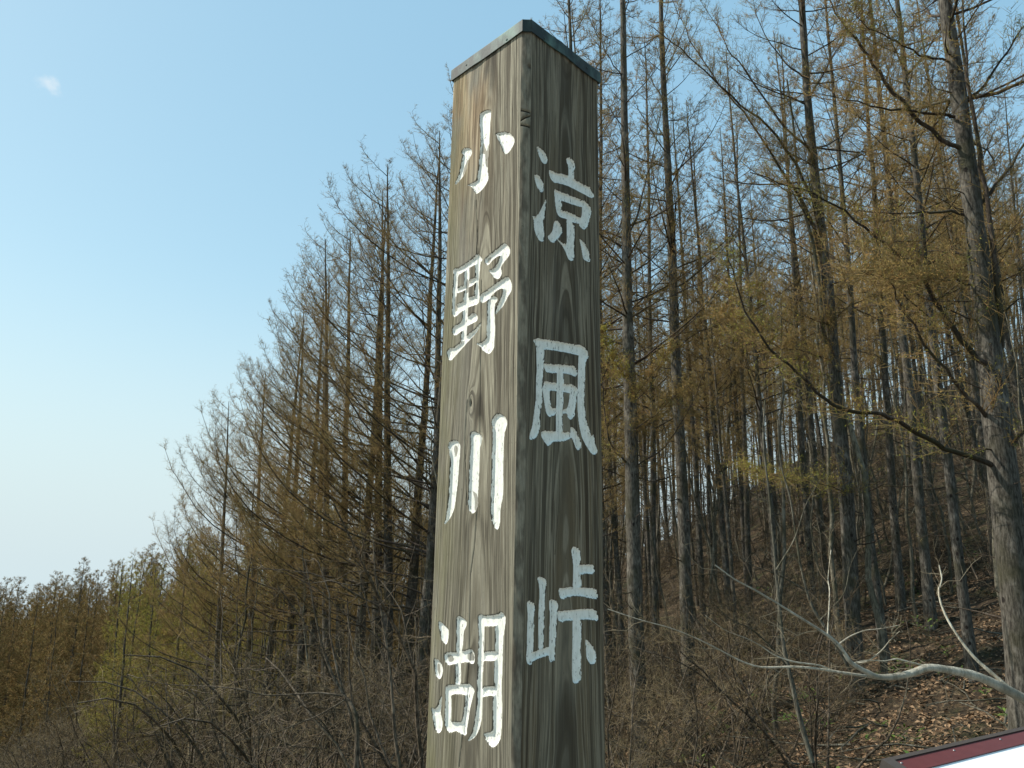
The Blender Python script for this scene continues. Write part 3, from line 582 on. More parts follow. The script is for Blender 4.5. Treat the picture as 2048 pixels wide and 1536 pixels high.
for (nx, ny, t_) in ((-1, -1, .22), (-1, -1, .75), (1, -1, .2), (1, -1, .78)):
    hq = hh_ + .0072
    p = np.array([nx * hq * (1 - t_), -hq * t_, HTOP - .013]); b = MB(); dome(b, p, (nx, -1, 0), .0035, .0018); b.obj('nail', [M['copper']], capo)

# ------------------------------------------------------------------ information board, lower right
ed = np.array([math.sin(math.radians(57)), math.cos(math.radians(57)), 0]); pr = np.array([ed[1], -ed[0], 0]); T_ = math.radians(22)
dn = math.cos(T_) * pr + np.array([0, 0, -math.sin(T_)]); nb = math.sin(T_) * pr + np.array([0, 0, math.cos(T_)])
c0 = unp(1765, 1512, 2.62)
Lb, Wb, Tb = 1.25, .85, .05
bd = thing('information_board', 'slanted board with white panel, maroon frame and dark metal edge', 'board', (c0[0] + ed[0] * .6, c0[1] + ed[1] * .6, 0))
base = np.array(bd.location)
k = NT('dark_metal_edge'); n = k.noise(k.coord(), 60, 3); k.col(k.mix(n, (.045, .038, .034), (.075, .064, .058))); k.b.inputs['Roughness'].default_value = .45; M['edge'] = k.m
k = NT('maroon_paint'); n = k.noise(k.coord(), 30, 4); k.col(k.mix(n, (.10, .020, .016), (.145, .032, .026))); k.b.inputs['Roughness'].default_value = .4; k.bump(n, .1, .002); M['maroon'] = k.m
k = NT('white_enamel'); n = k.noise(k.coord(), 8, 3); k.col(k.mix(n, (.90, .90, .88), (.92, .92, .90))); k.b.inputs['Roughness'].default_value = .25; k.b.inputs['Specular IOR Level'].default_value = .5; M['white'] = k.m
def bpt(a, d, h): return c0 + ed * a + dn * d + nb * h - base
def slab(name, a0, a1, d0, d1, h0, h1, m, par):
    b = MB(); b.box(bpt((a0 + a1) / 2, (d0 + d1) / 2, (h0 + h1) / 2), ed * (a1 - a0) / 2, dn * (d1 - d0) / 2, nb * (h1 - h0) / 2)
    return b.obj(name, [m], par, smooth=False)
# mitred outer edge: bevelled ring
b = MB(); bw = .025
o_ = [(0, 0), (Lb, 0), (Lb, Wb), (0, Wb)]; i_ = [(bw, bw), (Lb - bw, bw), (Lb - bw, Wb - bw), (bw, Wb - bw)]
vv = [bpt(a, d, -Tb) for a, d in o_] + [bpt(a, d, -.010) for a, d in o_] + [bpt(a, d, 0) for a, d in i_] + [bpt(a, d, -.012) for a, d in i_]
fq = []
for q in range(4):
    r = (q + 1) % 4
    fq += [[q, r, r + 4, q + 4], [q + 4, r + 4, r + 8, q + 8], [q + 8, r + 8, r + 12, q + 12]]
b.add(vv, fq + [[3, 2, 1, 0]]); b.obj('metal_edge', [M['edge']], bd, smooth=False)
fw = .080; f0, f1 = bw + .001, fw
fr = MB()
ov = [(f0, f0), (Lb - f0, f0), (Lb - f0, Wb - f0), (f0, Wb - f0)]; iv = [(f1, f1), (Lb - f1, f1), (Lb - f1, Wb - f1), (f1, Wb - f1)]
vv = [bpt(a, d, -.004) for a, d in ov] + [bpt(a, d, -.004) for a, d in iv] + [bpt(a, d, -.011) for a, d in iv] 
fr.add(vv, sum([[[q, (q + 1) % 4, (q + 1) % 4 + 4, q + 4], [q + 4, (q + 1) % 4 + 4, (q + 1) % 4 + 8, q + 8]] for q in range(4)], []))
fr.obj('maroon_frame', [M['maroon']], bd, smooth=False)
slab('white_panel', f1 - .004, Lb - f1 + .004, f1 - .004, Wb - f1 + .004, -.018, -.009, M['white'], bd)
for a in np.arange(.040, Lb, .30):
    b = MB(); dome(b, bpt(a, .040, -.0038), nb, .0042, .003); b.obj('screw', [M['steel']], bd)
for a in (.2, Lb - .2):
    for d in (.15, Wb - .15):
        p = bpt(a, d, -Tb) + base; zb = float(hz(p[0], p[1])) - .3; b = MB()
        b.box(np.array([p[0], p[1], (p[2] + zb) / 2]) - base, (.03, 0, 0), (0, .03, 0), (0, 0, (p[2] - zb) / 2)); b.obj('leg', [M['edge']], bd, smooth=False)

# ------------------------------------------------------------------ trees
def rot_about(v, k_, ang):
    c_, s_ = np.cos(ang)[:, None], np.sin(ang)[:, None]; return v * c_ + np.cross(k_, v) * s_ + k_ * (k_ * v).sum(1, keepdims=True) * (1 - c_)
def interp_line(P, s):
    """P (n,k,3); s (n,m) in 0..1 -> points (n,m,3) and tangents"""
    n, k_, _ = P.shape; t = s * (k_ - 1); i = np.clip(np.floor(t).astype(int), 0, k_ - 2); f = (t - i)[..., None]
    a = np.take_along_axis(P, i[..., None].repeat(3, -1), 1); b = np.take_along_axis(P, (i + 1)[..., None].repeat(3, -1), 1)
    return a * (1 - f) + b * f, nrm(b - a)
def add_twigs(mb, P, L, rng, step=.11, tw=(.25, .85), subs=6, sub_len=(.07, .2), wood=0, twig=1, bud=2, tufts=1.0, tsize=.014, s0=.12, rt=.0045, flat=.6, up=.15):
    """side twigs along branch polylines P (n,k,3) of lengths L"""
    n = len(P)
    cnt = np.maximum(2, (L * (1 - s0) / step).astype(int)); bi = np.repeat(np.arange(n), cnt)
    s = s0 + (1 - s0) * rng.uniform(0, 1, len(bi)) ** .85
    p, t = interp_line(P[bi], s[:, None]); p = p[:, 0]; t = t[:, 0]
    side = nrm(np.cross(t, np.array([0, 0, 1.]))) * np.where(rng.rand(len(bi)) < .5, 1, -1)[:, None]
    upv = nrm(np.cross(side, t)); upv *= np.sign(upv[:, 2:3] + 1e-9)
    ph = rng.normal(up, flat, len(bi))[:, None]
    d = nrm(side * np.cos(ph) + upv * np.sin(ph) + t * rng.uniform(.35, 1.1, (len(bi), 1)))
    ln = rng.uniform(tw[0], tw[1], len(bi)) * np.clip(1.15 - s * .75, .25, 1) * np.clip(L[bi] / 2.2, .45, 1.15)
    e = p + d * ln[:, None] * .5; d2 = nrm(d + t * .35 + np.array([0, 0, .22]) + rng.normal(0, .12, d.shape)); e2 = e + d2 * ln[:, None] * .5
    TP = np.stack([p, e, e2], 1); R = np.stack([np.full(len(bi), rt), np.full(len(bi), rt * .7), np.full(len(bi), rt * .3)], 1) * rng.uniform(.7, 1.2, (len(bi), 1))
    mb.tubes(TP, R, 3, twig)
    ti = np.repeat(np.arange(len(bi)), subs); q = rng.uniform(.15, 1, len(ti)); pp, tt = interp_line(TP[ti], q[:, None]); pp = pp[:, 0]; tt = tt[:, 0]
    rd = rng.normal(size=(len(ti), 3)); rd = nrm(rd - (rd * tt).sum(1, keepdims=True) * tt); dd = nrm(rd + tt * rng.uniform(.3, 1.1, (len(ti), 1)) + np.array([0, 0, .15]))
    ll = rng.uniform(*sub_len, len(ti)) * np.clip(ln[ti] / .4, .5, 1.3); pe = pp + dd * ll[:, None]
    mb.spikes(pp, pe, rt * .62, twig)
    m = rng.rand(len(ti)) < tufts
    if m.any(): mb.tufts((pp + (pe - pp) * rng.uniform(.3, 1, (len(ti), 1)))[m], tsize, rng, bud)
def branch_lines(o, az, L, e0, e1, rng, kseg=8, wob=.06):
    n = len(az); P = [o]; el = e0.copy(); a = az.copy(); seg = L / (kseg - 1)
    for j in range(kseg - 1):
        f = j / (kseg - 2); el = e0 + (e1 - e0) * f ** 1.6 + rng.normal(0, wob, n); a = a + rng.normal(0, wob, n)
        P.append(P[-1] + np.stack([np.sin(a) * np.cos(el), np.cos(a) * np.cos(el), np.sin(el)], 1) * seg[:, None])
    return np.stack(P, 1)
def trunk_line(H, rng, lean=.02, wob=.06, n=16):
    z = np.linspace(0, H, n); x = np.cumsum(rng.normal(0, wob, n)) * .35; y = np.cumsum(rng.normal(0, wob, n)) * .35
    x -= x[0]; y -= y[0]; x += rng.normal(0, lean) * z; y += rng.normal(0, lean) * z
    return np.stack([x, y, z - .0], 1)
def larch(seed, H, r0, base, maxlen, per_m=5.0, side=None, low_long=0, step=.12, subs=6, tufts=.9, dead=1.0, e_lo=.35, tsize=.014, tr_line=None, budm='bud', ktop=.85, sides=9, rt=.0055):
    """returns (trunk mesh, crown mesh)"""
    rng = np.random.RandomState(seed); tl = trunk_line(H, rng) if tr_line is None else tr_line
    zt = np.linspace(0, 1, len(tl)); rr = r0 * (1 - zt) ** .8 * 1.0 + .012; rr[0] *= 1.25
    tb = MB(); tt = np.concatenate([[tl[0] - [0, 0, 1.2]], tl]); rr2 = np.concatenate([[rr[0] * 1.25], rr]); tb.tubes(tt, rr2, sides, 0, ref=(0, 1, 0))
    def at(h):
        return np.stack([np.interp(h, tl[:, 2], tl[:, i]) for i in range(3)], 1)
    def rad_at(h): return np.interp(h, tl[:, 2], rr)
    cb = MB()
    # dead lower branches and knots
    nd = int(dead * H * base * 2.6)
    if nd:
        h = rng.uniform(.12, base + .08, nd) * H; az = rng.uniform(0, 2 * np.pi, nd); L = rng.uniform(.15, 1.7, nd) * rng.uniform(.3, 1, nd)
        B = branch_lines(at(h), az, L, rng.normal(.05, .25, nd), rng.normal(.05, .35, nd), rng, 5, .12)
        cb.tubes(B, (.006 + .010 * L)[:, None] * np.linspace(1, .25, 5)[None], 3, 0)
        m = L > .7
        if m.any(): add_twigs(cb, B[m], L[m], rng, .3, (.15, .5), 2, (.08, .2), tufts=.05, tsize=tsize)
    n = int(H * (1 - base) * per_m); h = (base + (1 - base) * (np.arange(n) + rng.uniform(0, 1, n)) / n * .985) * H
    az = np.arange(n) * 2.39996 + rng.normal(0, .35, n); rel = np.clip((h / H - base) / (1 - base), 0, 1)
    L = maxlen * (1 - rel) ** ktop * rng.uniform(.55, 1.1, n) + .25
    if side is not None:
        c_ = np.cos(az - side); L *= np.where(c_ > 0, 1 + .55 * c_, 1 + .45 * c_)
    e0 = rng.normal(e_lo + .25 * rel, .14, n); e1 = e0 + rng.uniform(.35, .8, n)
    B = branch_lines(at(h), az, L, e0, np.clip(e1, 0, 1.35), rng, 8)
    cb.tubes(B, (.005 + .0065 * L)[:, None] * np.linspace(1, .16, 8)[None], 4, 0)
    add_twigs(cb, B, L, rng, step, subs=subs, tufts=tufts, tsize=tsize, rt=rt)
    if low_long:
        m = low_long; h = rng.uniform(.10, .80, m) * H; az = side + rng.normal(0, .4, m); L = (maxlen * 3.0 * (1 - (h / H) * .80)) * rng.uniform(.5, 1.12, m)
        B = branch_lines(at(h), az, L, rng.normal(.20, .10, m), rng.normal(1.28, .15, m), rng, 12, .06)
        cb.tubes(B, (.007 + .0042 * L)[:, None] * np.linspace(1, .12, 12)[None], 5, 0)
        add_twigs(cb, B, L, rng, step * .75, (.3, 1.0), subs=subs, tufts=tufts, tsize=tsize, s0=.2, rt=rt)
    return tb.mesh('trunk', [M['bark']]), cb.mesh('crown', [M['limb'], M['twig'], M[budm]])
def tree_from(meshes, name, label, cat, loc, rz, scale=1.0, group=None, tilt=(0, 0)):
    t = thing(name, label, cat, loc, rz, group); t.scale = (scale,) * 3; t.rotation_euler = (tilt[0], tilt[1], rz)
    link('trunk', meshes[0], t); link('crown', meshes[1], t); return t

LEFT = -math.pi / 2
STAND = [larch(100 + i, 19 + i * .6, .084 + .009 * i, (.34, .42, .38, .48)[i], 2.7, 6.5, step=.075, subs=10, tufts=.6, tsize=.020, rt=.006, dead=2.0) for i in range(4)]
EDGE = [larch(120 + i, 19, .17, .26, (3.2, 2.9, 3.4)[i], 4.6, side=LEFT, low_long=(11, 9, 13)[i], step=.08, subs=11, e_lo=.5, tufts=.7, tsize=.018, rt=.005, ktop=(.42, .36, .5)[i]) for i in range(3)]
VALLEY = [larch(140 + i, 14, .11, .06, 2.7, 7.0, step=.09, subs=8, budm='budgreen', tufts=1.0, tsize=.045, rt=.009) for i in range(2)]
FAR = [larch(150 + i, 17, .11, .05, 2.9, 6.5, step=.13, subs=5, ktop=.55, tufts=1.0, tsize=.10, sides=6, rt=.016, budm='budfar') for i in range(2)]

def gxy(px, Y):
    """ground point under a trunk that stands at picture column px and distance Y"""
    d = pdir(px, 1100); x = d.x / d.y * Y; return x, Y, float(hz(x, Y))
def scale_for(px, ytop, Y, H):
    x, y, z = gxy(px, Y); top = unp(px, ytop, Y)[2]; return (top - z) / H

# big larches whose trunks and limbs can be followed in the photograph
def traced_tree(name, label, trunk_px, Y, widths, limbs, top_h, seed, crown_base, maxlen, per_m=4.8):
    tp = [unp(x, y, Y) for x, y in trunk_px]; base_ = tp[0].copy(); gz = float(hz(base_[0], base_[1])); 
    rng = np.random.RandomState(seed)
    if base_[2] > gz:
        d = tp[0] - tp[1]; d = d / abs(d[2]); tp = [tp[0] + d * (tp[0][2] - gz)] + tp; widths = [widths[0] * 1.1] + widths
    d = tp[-1] - tp[-2]; d = d / d[2]; last = tp[-1]; ntop = 8; wl = widths[-1]
    rem = (gz + top_h) - last[2]
    for q in range(1, ntop + 1):
        tp.append(last + d * rem * q / ntop * np.array([.6, .6, 1]) + np.array([rng.normal(0, .04), rng.normal(0, .04), 0])); widths = widths + [max(.02, wl * (1 - q / ntop) ** .85)]
    tp = np.array(tp); o = np.array([tp[0][0], tp[0][1], gz]); t = thing(name, label, 'tree', o)
    tl = tp - o; mb = MB(); W = np.array(widths) / 2
    # resample smoothly with small irregularities
    zz = np.linspace(0, 1, 46); pr_ = np.linspace(0, 1, len(tl)); cs = np.concatenate([[0], np.cumsum(np.linalg.norm(np.diff(tl, axis=0), axis=1))]); cs /= cs[-1]
    TL = np.stack([np.interp(zz, cs, tl[:, i]) for i in range(3)], 1); RR = np.interp(zz, cs, W) * (1 + .04 * rng.normal(size=46))
    TL[1:-1] = (TL[:-2] + 2 * TL[1:-1] + TL[2:]) / 4
    TL = np.concatenate([[TL[0] - [0, 0, .8]], TL]); RR = np.concatenate([[RR[0] * 1.35], RR]); mb.tubes(TL, RR, 12, 0, ref=(0, 1, 0)); 
    mb.obj('trunk', [M['bark']], t)
    for li, (pts, r0, dY, dens) in enumerate(limbs):
        ty_ = pts[0][1] + 14; tpx = sorted(trunk_px, key=lambda q: q[1]); pts = [(float(np.interp(ty_, [q[1] for q in tpx], [q[0] for q in tpx])), ty_)] + list(pts)
        n = len(pts); P = np.array([unp(x, y, Y + dY * max(0, j - 1) / (n - 2)) for j, (x, y) in enumerate(pts)]) - o
        s = np.linspace(0, n - 1, n * 3); P2 = np.stack([np.interp(s, np.arange(n), P[:, i]) for i in range(3)], 1)
        for _ in range(2): P2[1:-1] = (P2[:-2] + P2[1:-1] * 2 + P2[2:]) / 4
        P2[1:-1] += rng.normal(0, .012, (len(P2) - 2, 3))
        L = np.linalg.norm(np.diff(P2, axis=0), axis=1).sum(); b = MB(); b.tubes(P2, r0 * (.78 if r0 > .03 else .9) * np.linspace(1, .14, len(P2)) ** 1.0, 7, 0)
        if dens: add_twigs(b, P2[None], np.array([L]), rng, .035 / dens, (.2, .95), 12, (.06, .2), tufts=1.0, tsize=.020 if dens < 2 else .026, s0=.12, rt=.0045)
        b.obj('branch', [M['limb'], M['twig'], M['bud'] if li % 3 else M['budgreen']], t)
    # crown above and around
    cb = MB(); nb_ = int((1 - crown_base) * top_h * per_m); h = (crown_base + (1 - crown_base) * rng.rand(nb_)) * top_h; H = top_h
    at = np.stack([np.interp(h, TL[:, 2], TL[:, i]) for i in range(3)], 1); az = rng.uniform(0, 2 * np.pi, nb_); rel = (h / H - crown_base) / (1 - crown_base)
    L = maxlen * (1 - rel) ** .8 * rng.uniform(.4, 1.1, nb_) + .3; e0 = rng.normal(.3 + .2 * rel, .18, nb_)
    B = branch_lines(at, az, L, e0, e0 + rng.uniform(.3, .8, nb_), rng, 8); cb.tubes(B, (.005 + .0075 * L)[:, None] * np.linspace(1, .15, 8)[None], 4, 0)
    add_twigs(cb, B, L, rng, .08, subs=9, tufts=.7, tsize=.017, rt=.005)
    nd = 60; h = rng.uniform(.08, crown_base + .1, nd) * H; at = np.stack([np.interp(h, TL[:, 2], TL[:, i]) for i in range(3)], 1); L = rng.uniform(.1, 1.2, nd) * rng.uniform(.2, 1, nd)
    B = branch_lines(at, rng.uniform(0, 6.28, nd), L, rng.normal(.1, .3, nd), rng.normal(.1, .3, nd), rng, 5, .15); cb.tubes(B, (.006 + .009 * L)[:, None] * np.linspace(1, .25, 5)[None], 4, 0)
    cb.obj('crown', [M['limb'], M['twig'], M['bud']], t)
    return t
traced_tree('larch_tree', 'stout grey larch at the right edge with forking limbs and pale scaly bark',
  [(2062, 1536), (2040, 1250), (2012, 1000), (1985, 760), (1962, 560), (1938, 350), (1912, 150), (1888, 0)], 9.0,
  [.36, .34, .32, .285, .245, .21, .185, .155],
  [([(1990, 745), (1950, 715), (1900, 650), (1862, 585), (1840, 545), (1800, 512), (1740, 465), (1680, 415), (1600, 375), (1500, 345)], .050, -.6, 1.1),
   ([(1985, 740), (2003, 690), (2000, 600), (1985, 480), (1962, 330), (1945, 220), (1930, 100), (1922, 0), (1918, -120)], .055, -.35, .5),
   ([(1990, 845), (1940, 800), (1890, 740), (1850, 690), (1810, 620), (1782, 570), (1760, 510), (1750, 440)], .036, -.8, .9),
   ([(1995, 932), (1925, 912), (1860, 880), (1800, 845), (1755, 822), (1700, 830), (1650, 800), (1590, 740), (1530, 690), (1492, 625), (1470, 560), (1455, 500)], .046, -1.2, .9),
   ([(1900, 290), (1830, 235), (1772, 165), (1735, 110), (1690, 55), (1655, -10), (1630, -80)], .042, -.5, 1.2),
   ([(1905, 230), (1850, 225), (1780, 222), (1700, 200), (1624, 185)], .028, -.7, .9),
   ([(1895, 120), (1840, 110), (1790, 80), (1740, 60), (1700, 20)], .020, -1.0, 1.5),
   ([(1900, 560), (1840, 555), (1780, 560), (1720, 540)], .016, -1.6, 1.8),
   ([(1965, 405), (2000, 360), (2050, 280), (2110, 200), (2150, 100)], .036, .3, .6),
   ([(1935, 200), (1975, 165), (2020, 95), (2048, 55), (2080, 0)], .032, -.3, .8),
   ([(1930, 425), (1870, 422), (1800, 428), (1720, 420), (1690, 423)], .026, .2, .4),
   ([(1945, 512), (1900, 506), (1860, 502), (1815, 498)], .022, .3, .3),
   ([(2012, 900), (2050, 860), (2090, 810), (2140, 720)], .034, -.3, .4),
   ([(2008, 620), (2040, 600), (2100, 580)], .020, -.2, .3)],
  17.5, 301, .45, 3.0)
traced_tree('larch_tree', 'second largest larch, left of the stout one, with limbs arching high to the left',
  [(1722, 1510), (1706, 1250), (1694, 1000), (1672, 780), (1655, 560), (1632, 380), (1615, 200), (1603, 0)], 15.0,
  [.31, .295, .275, .245, .215, .185, .16, .135],
  [([(1650, 560), (1625, 430), (1590, 380), (1540, 300), (1480, 215), (1430, 160), (1385, 90), (1345, 0)], .050, -1.0, 1.1),
   ([(1665, 720), (1600, 700), (1540, 690), (1480, 650), (1440, 620)], .018, -2.0, 2.0),
   ([(1660, 650), (1600, 630), (1550, 600), (1500, 570)], .016, -1.6, 1.6),
   ([(1690, 985), (1640, 965), (1590, 960), (1540, 950), (1490, 935)], .014, -2.4, 1.5),
   ([(1625, 330), (1570, 300), (1530, 280), (1490, 240)], .016, -1.2, 1.8),
   ([(1640, 430), (1580, 300), (1520, 235), (1460, 195), (1400, 130), (1350, 90), (1300, 50)], .045, -1.6, 1.0),
   ([(1625, 300), (1560, 250), (1500, 150), (1460, 110), (1440, 60), (1400, 0)], .038, -.3, 1.0),
   ([(1676, 770), (1668, 700), (1640, 650), (1630, 590), (1640, 560)], .030, -.5, .5),
   ([(1668, 640), (1700, 610), (1740, 590), (1790, 590)], .022, -.5, .7),
   ([(1620, 160), (1570, 130), (1520, 60), (1500, -20)], .034, -.3, 1.0),
   ([(1622, 190), (1660, 120), (1700, 60), (1720, -30)], .03, .4, .9)],
  20.0, 302, .42, 3.0)
traced_tree('larch_tree', 'dark larch just right of the post with a lower limb curling up beside it',
  [(1282, 1530), (1270, 1200), (1265, 1000), (1262, 850), (1255, 640), (1252, 400), (1248, 200), (1246, 0)], 15.5,
  [.31, .30, .285, .27, .22, .185, .15, .12],
  [([(1262, 932), (1232, 910), (1215, 870), (1206, 800), (1205, 740), (1190, 690), (1175, 640)], .036, -.5, .8),
   ([(1262, 860), (1300, 840), (1340, 800), (1380, 770)], .016, -1.4, 2.2),
   ([(1262, 800), (1290, 770), (1320, 730), (1345, 690)], .016, -.9, 2.0),
   ([(1260, 760), (1235, 735), (1215, 700), (1205, 660)], .014, -.7, 2.6),
   ([(1266, 935), (1330, 900), (1360, 850), (1395, 790), (1420, 700), (1435, 670)], .020, -.8, .9),
   ([(1252, 640), (1300, 612), (1340, 592), (1390, 570), (1440, 548), (1500, 515)], .018, -.9, .5),
   ([(1250, 480), (1275, 430), (1290, 370), (1310, 300), (1322, 220), (1345, 120)], .030, -.4, .7),
   ([(1252, 560), (1225, 520), (1195, 470), (1150, 430)], .028, .3, .5),
   ([(1250, 500), (1215, 470), (1180, 420), (1140, 400)], .024, .4, .5),
   ([(1247, 160), (1220, 120), (1190, 60), (1160, -10)], .022, -.3, 1.1)],
  18.5, 303, .38, 2.8)
traced_tree('larch_tree', 'straight grey larch, second trunk right of the post',
  [(1384, 1540), (1374, 1250), (1366, 1000), (1352, 740), (1345, 520), (1335, 320), (1325, 120), (1321, 0)], 17.0,
  [.29, .28, .26, .225, .20, .17, .13, .11],
  [([(1345, 560), (1300, 520), (1270, 490), (1230, 470), (1200, 430)], .022, .3, .5),
   ([(1350, 700), (1400, 660), (1470, 640), (1520, 600)], .014, -.4, .6),
   ([(1340, 480), (1300, 430), (1265, 400), (1235, 330)], .020, .4, .7),
   ([(1335, 300), (1370, 260), (1400, 200), (1440, 160)], .018, -.4, .9),
   ([(1330, 200), (1300, 160), (1270, 90), (1250, 30)], .018, -.2, 1.0)],
  20.5, 304, .42, 2.6)

# further larches whose trunk can be picked out: (px at mid height, distance, top y or None, proto, label)
rng = np.random.RandomState(5)
def put(meshes, H, px, Y, ytop, label, rz, tilt=(0, 0), group=None, name='larch_tree'):
    x, y, z = gxy(px, Y); s = scale_for(px, ytop, Y, H)
    return tree_from(meshes, name, label, 'tree', (x, y, z - .1), rz, s, group, tilt)
HS = [19, 19.6, 20.2, 20.8]
for (px, Y, yt, p, label) in [
  (1178, 17, -220, 1, 'larch behind the post whose crown rises just right of the metal cap'),
  (1192, 21, -60, 0, 'larch half hidden by the right side of the post'),
  (1215, 27, 30, 3, 'thin larch between the post and the dark larch beside it'),
  (1303, 24, 60, 0, 'thin larch seen between the two straight trunks right of the post'),
  (1400, 26, 190, 1, 'slender larch with a low top, right of the straight grey trunk'),
  (1452, 23, 150, 2, 'thin brown larch topping out below its neighbours, third from the straight grey trunk'),
  (1490, 25, 215, 3, 'slim larch left of the gap of sky under the arching limbs'),
  (1552, 21, 90, 0, 'slim larch under the arching limbs of the second largest larch'),
  (1748, 17, -160, 1, 'slender larch close behind the second largest larch, on its right'),
  (1790, 21, -90, 2, 'thin dark larch midway between the two largest larches'),
  (1845, 19, -260, 3, 'leaning dark larch touching the left limbs of the stout larch'),
  (1915, 13.5, -420, 0, 'pale sunlit larch trunk immediately left of the stout larch'),
  (1990, 23, -60, 1, 'thin larch behind the right-hand limbs of the stout larch')]:
    put(STAND[p], HS[p], px, Y, yt, label, (px * 1.7) % 6.28)
for (px, Y, yt, p, label) in [
  (872, 25, 262, 1, 'edge larch mostly hidden behind the left side of the post'),
  (815, 29, 330, 0, 'edge larch between the one beside the post and the tallest fully visible larch'),
  (615, 33, 560, 1, 'edge larch with a dense golden crown above the shrubs'),
  (455, 34, 800, 1, 'edge larch farthest out on the left slope, its long branches reaching the skyline'),
  (512, 37, 740, 0, 'small edge larch at the foot of the treeline, beside the outermost one'),
  (842, 25, 215, 0, 'tall edge larch whose trunk rises close beside the left side of the post'),
  (785, 27, 322, 1, 'tallest fully visible larch on the left, with long branches swept out over the open side'),
  (758, 30, 372, 1, 'edge larch just left of the tallest fully visible larch, slightly behind it'),
  (695, 33, 450, 2, 'edge larch between the rust-tinged one and the shoulder of the treeline'),
  (722, 29, 400, 0, 'edge larch with rust-tinged crown, next left of the tallest visible one'),
  (668, 31, 490, 1, 'edge larch with upswept tips, below the shoulder of the treeline'),
  (640, 35, 540, 0, 'slim edge larch half hidden behind the longest left-swept branches'),
  (590, 36, 610, 1, 'short edge larch where the treeline drops towards the valley'),
  (545, 38, 650, 0, 'leftmost trunk of the row of edge larches, thin and dark')]:
    x, y, z = gxy(px, Y); s = scale_for(px, yt, Y, 19)
    tree_from(EDGE[(p + int(px)) % 3], 'larch_tree', label, 'tree', (x, y, z - .1), rng.uniform(-.55, .4), s, None, (rng.normal(0, .02), rng.normal(0, .02)))
placed = [(gxy(px, Y)[0], Y) for px, Y in ((2040, 9), (1700, 15), (1275, 15.5), (1375, 17), (1303, 24), (1400, 26), (1452, 23), (1490, 25), (1552, 21), (1748, 17), (1790, 21), (1845, 19), (1915, 13.5), (1990, 23), (842, 25), (785, 27), (722, 29), (668, 31), (640, 35), (590, 36), (545, 38))]
def scatter(n, pxr, Yr, mind, seed, tries=4000, power=.5):
    r = np.random.RandomState(seed); outp = []
    for _ in range(tries):
        if len(outp) >= n: break
        Y = (Yr[0] ** (1 / power) + r.rand() * (Yr[1] ** (1 / power) - Yr[0] ** (1 / power))) ** power; px = r.uniform(*pxr); x, y, z = gxy(px, Y)
        if all((x - a) ** 2 + (y - b) ** 2 > mind ** 2 for a, b in placed): placed.append((x, y)); outp.append((px, Y, x, y, z))
    return outp
protos = {}
def crowd(spots, meshes_list, name, label, group, smin, smax, seed, cat='tree', rzr=(0, 6.28), tilt=.03):
    r = np.random.RandomState(seed)
    for i, (px, Y, x, y, z) in enumerate(spots):
        j = r.randint(len(meshes_list)); key = (name, label, j); s = r.uniform(smin, smax); rz = r.uniform(*rzr); tl = (r.normal(0, tilt), r.normal(0, tilt))
        if key not in protos:
            protos[key] = tree_from(meshes_list[j], name, label, cat, (x, y, z - .1), rz, s, group, tl)
        else: dup(protos[key], (x, y, z - .1), rz, s, tilt=tl)
ORD = ['first', 'second', 'third', 'fourth', 'fifth', 'sixth', 'seventh', 'eighth', 'ninth', 'tenth', 'eleventh', 'twelfth', 'thirteenth', 'fourteenth', 'fifteenth', 'sixteenth']
def zone(px):
    if px < 880: return 'left of the post'
    if px < 1200: return 'beside the post'
    if px < 1375: return 'between post and straight grey trunk'
    if px < 1690: return 'left of the second largest larch'
    if px < 1985: return 'between the two largest larches'
    return 'right of the stout larch'
def crowd_zoned(spots, meshes_list, name, noun, cat, group, smin, smax, seed, parts=('trunk', 'crown'), tilt=.03, near=30, dz=.1):
    """every near one is told apart by its place in a row of its neighbours; the farthest, which nothing tells apart, share a label"""
    r = np.random.RandomState(seed); buckets = {}
    for sp_ in sorted(spots): buckets.setdefault((zone(sp_[0]), sp_[1] < near), []).append(sp_)
    for (zn, isnear), lst in buckets.items():
        for i, (px, Y, x, y, z) in enumerate(lst):
            if isnear and i < 16: lab = '%s from left of the nearer %ss %s' % (ORD[i], noun.rstrip('e') if noun.endswith('larche') and False else noun, zn); grp = group
            else: lab = 'distant %s in the back rows %s' % (noun[:-1] if noun.endswith('larche') else noun, zn); grp = group + ', back rows ' + zn
            j = r.randint(len(meshes_list)); key = (name, group, j); s_ = r.uniform(smin, smax); rz = r.uniform(0, 6.28); tl = (r.normal(0, tilt), r.normal(0, tilt))
            if key not in protos: protos[key] = plant_from(meshes_list[j], parts, name, lab, cat, (x, y, z - dz), rz, s_, grp, tl)
            else: dup(protos[key], (x, y, z - dz), rz, s_, lab, grp, tl)
def plant_from(meshes, parts, name, label, cat, loc, rz, s, group=None, tilt=(0, 0)):
    t = thing(name, label, cat, loc, rz, group); t.scale = (s,) * 3; t.rotation_euler = (tilt[0], tilt[1], rz)
    for m, pn in zip(meshes, parts): link(pn, m, t)
    return t
crowd_zoned(scatter(165, (1190, 2110), (19, 64), 2.0, 51), STAND, 'larch_tree', 'slim larche', 'tree', 'larches crowding the slope right of the post', .55, 1.0, 1)
crowd_zoned(scatter(38, (600, 1190), (30, 62), 2.8, 52), STAND, 'larch_tree', 'shaded larche', 'tree', 'larches behind the edge row and the post', .45, .72, 2, near=42)
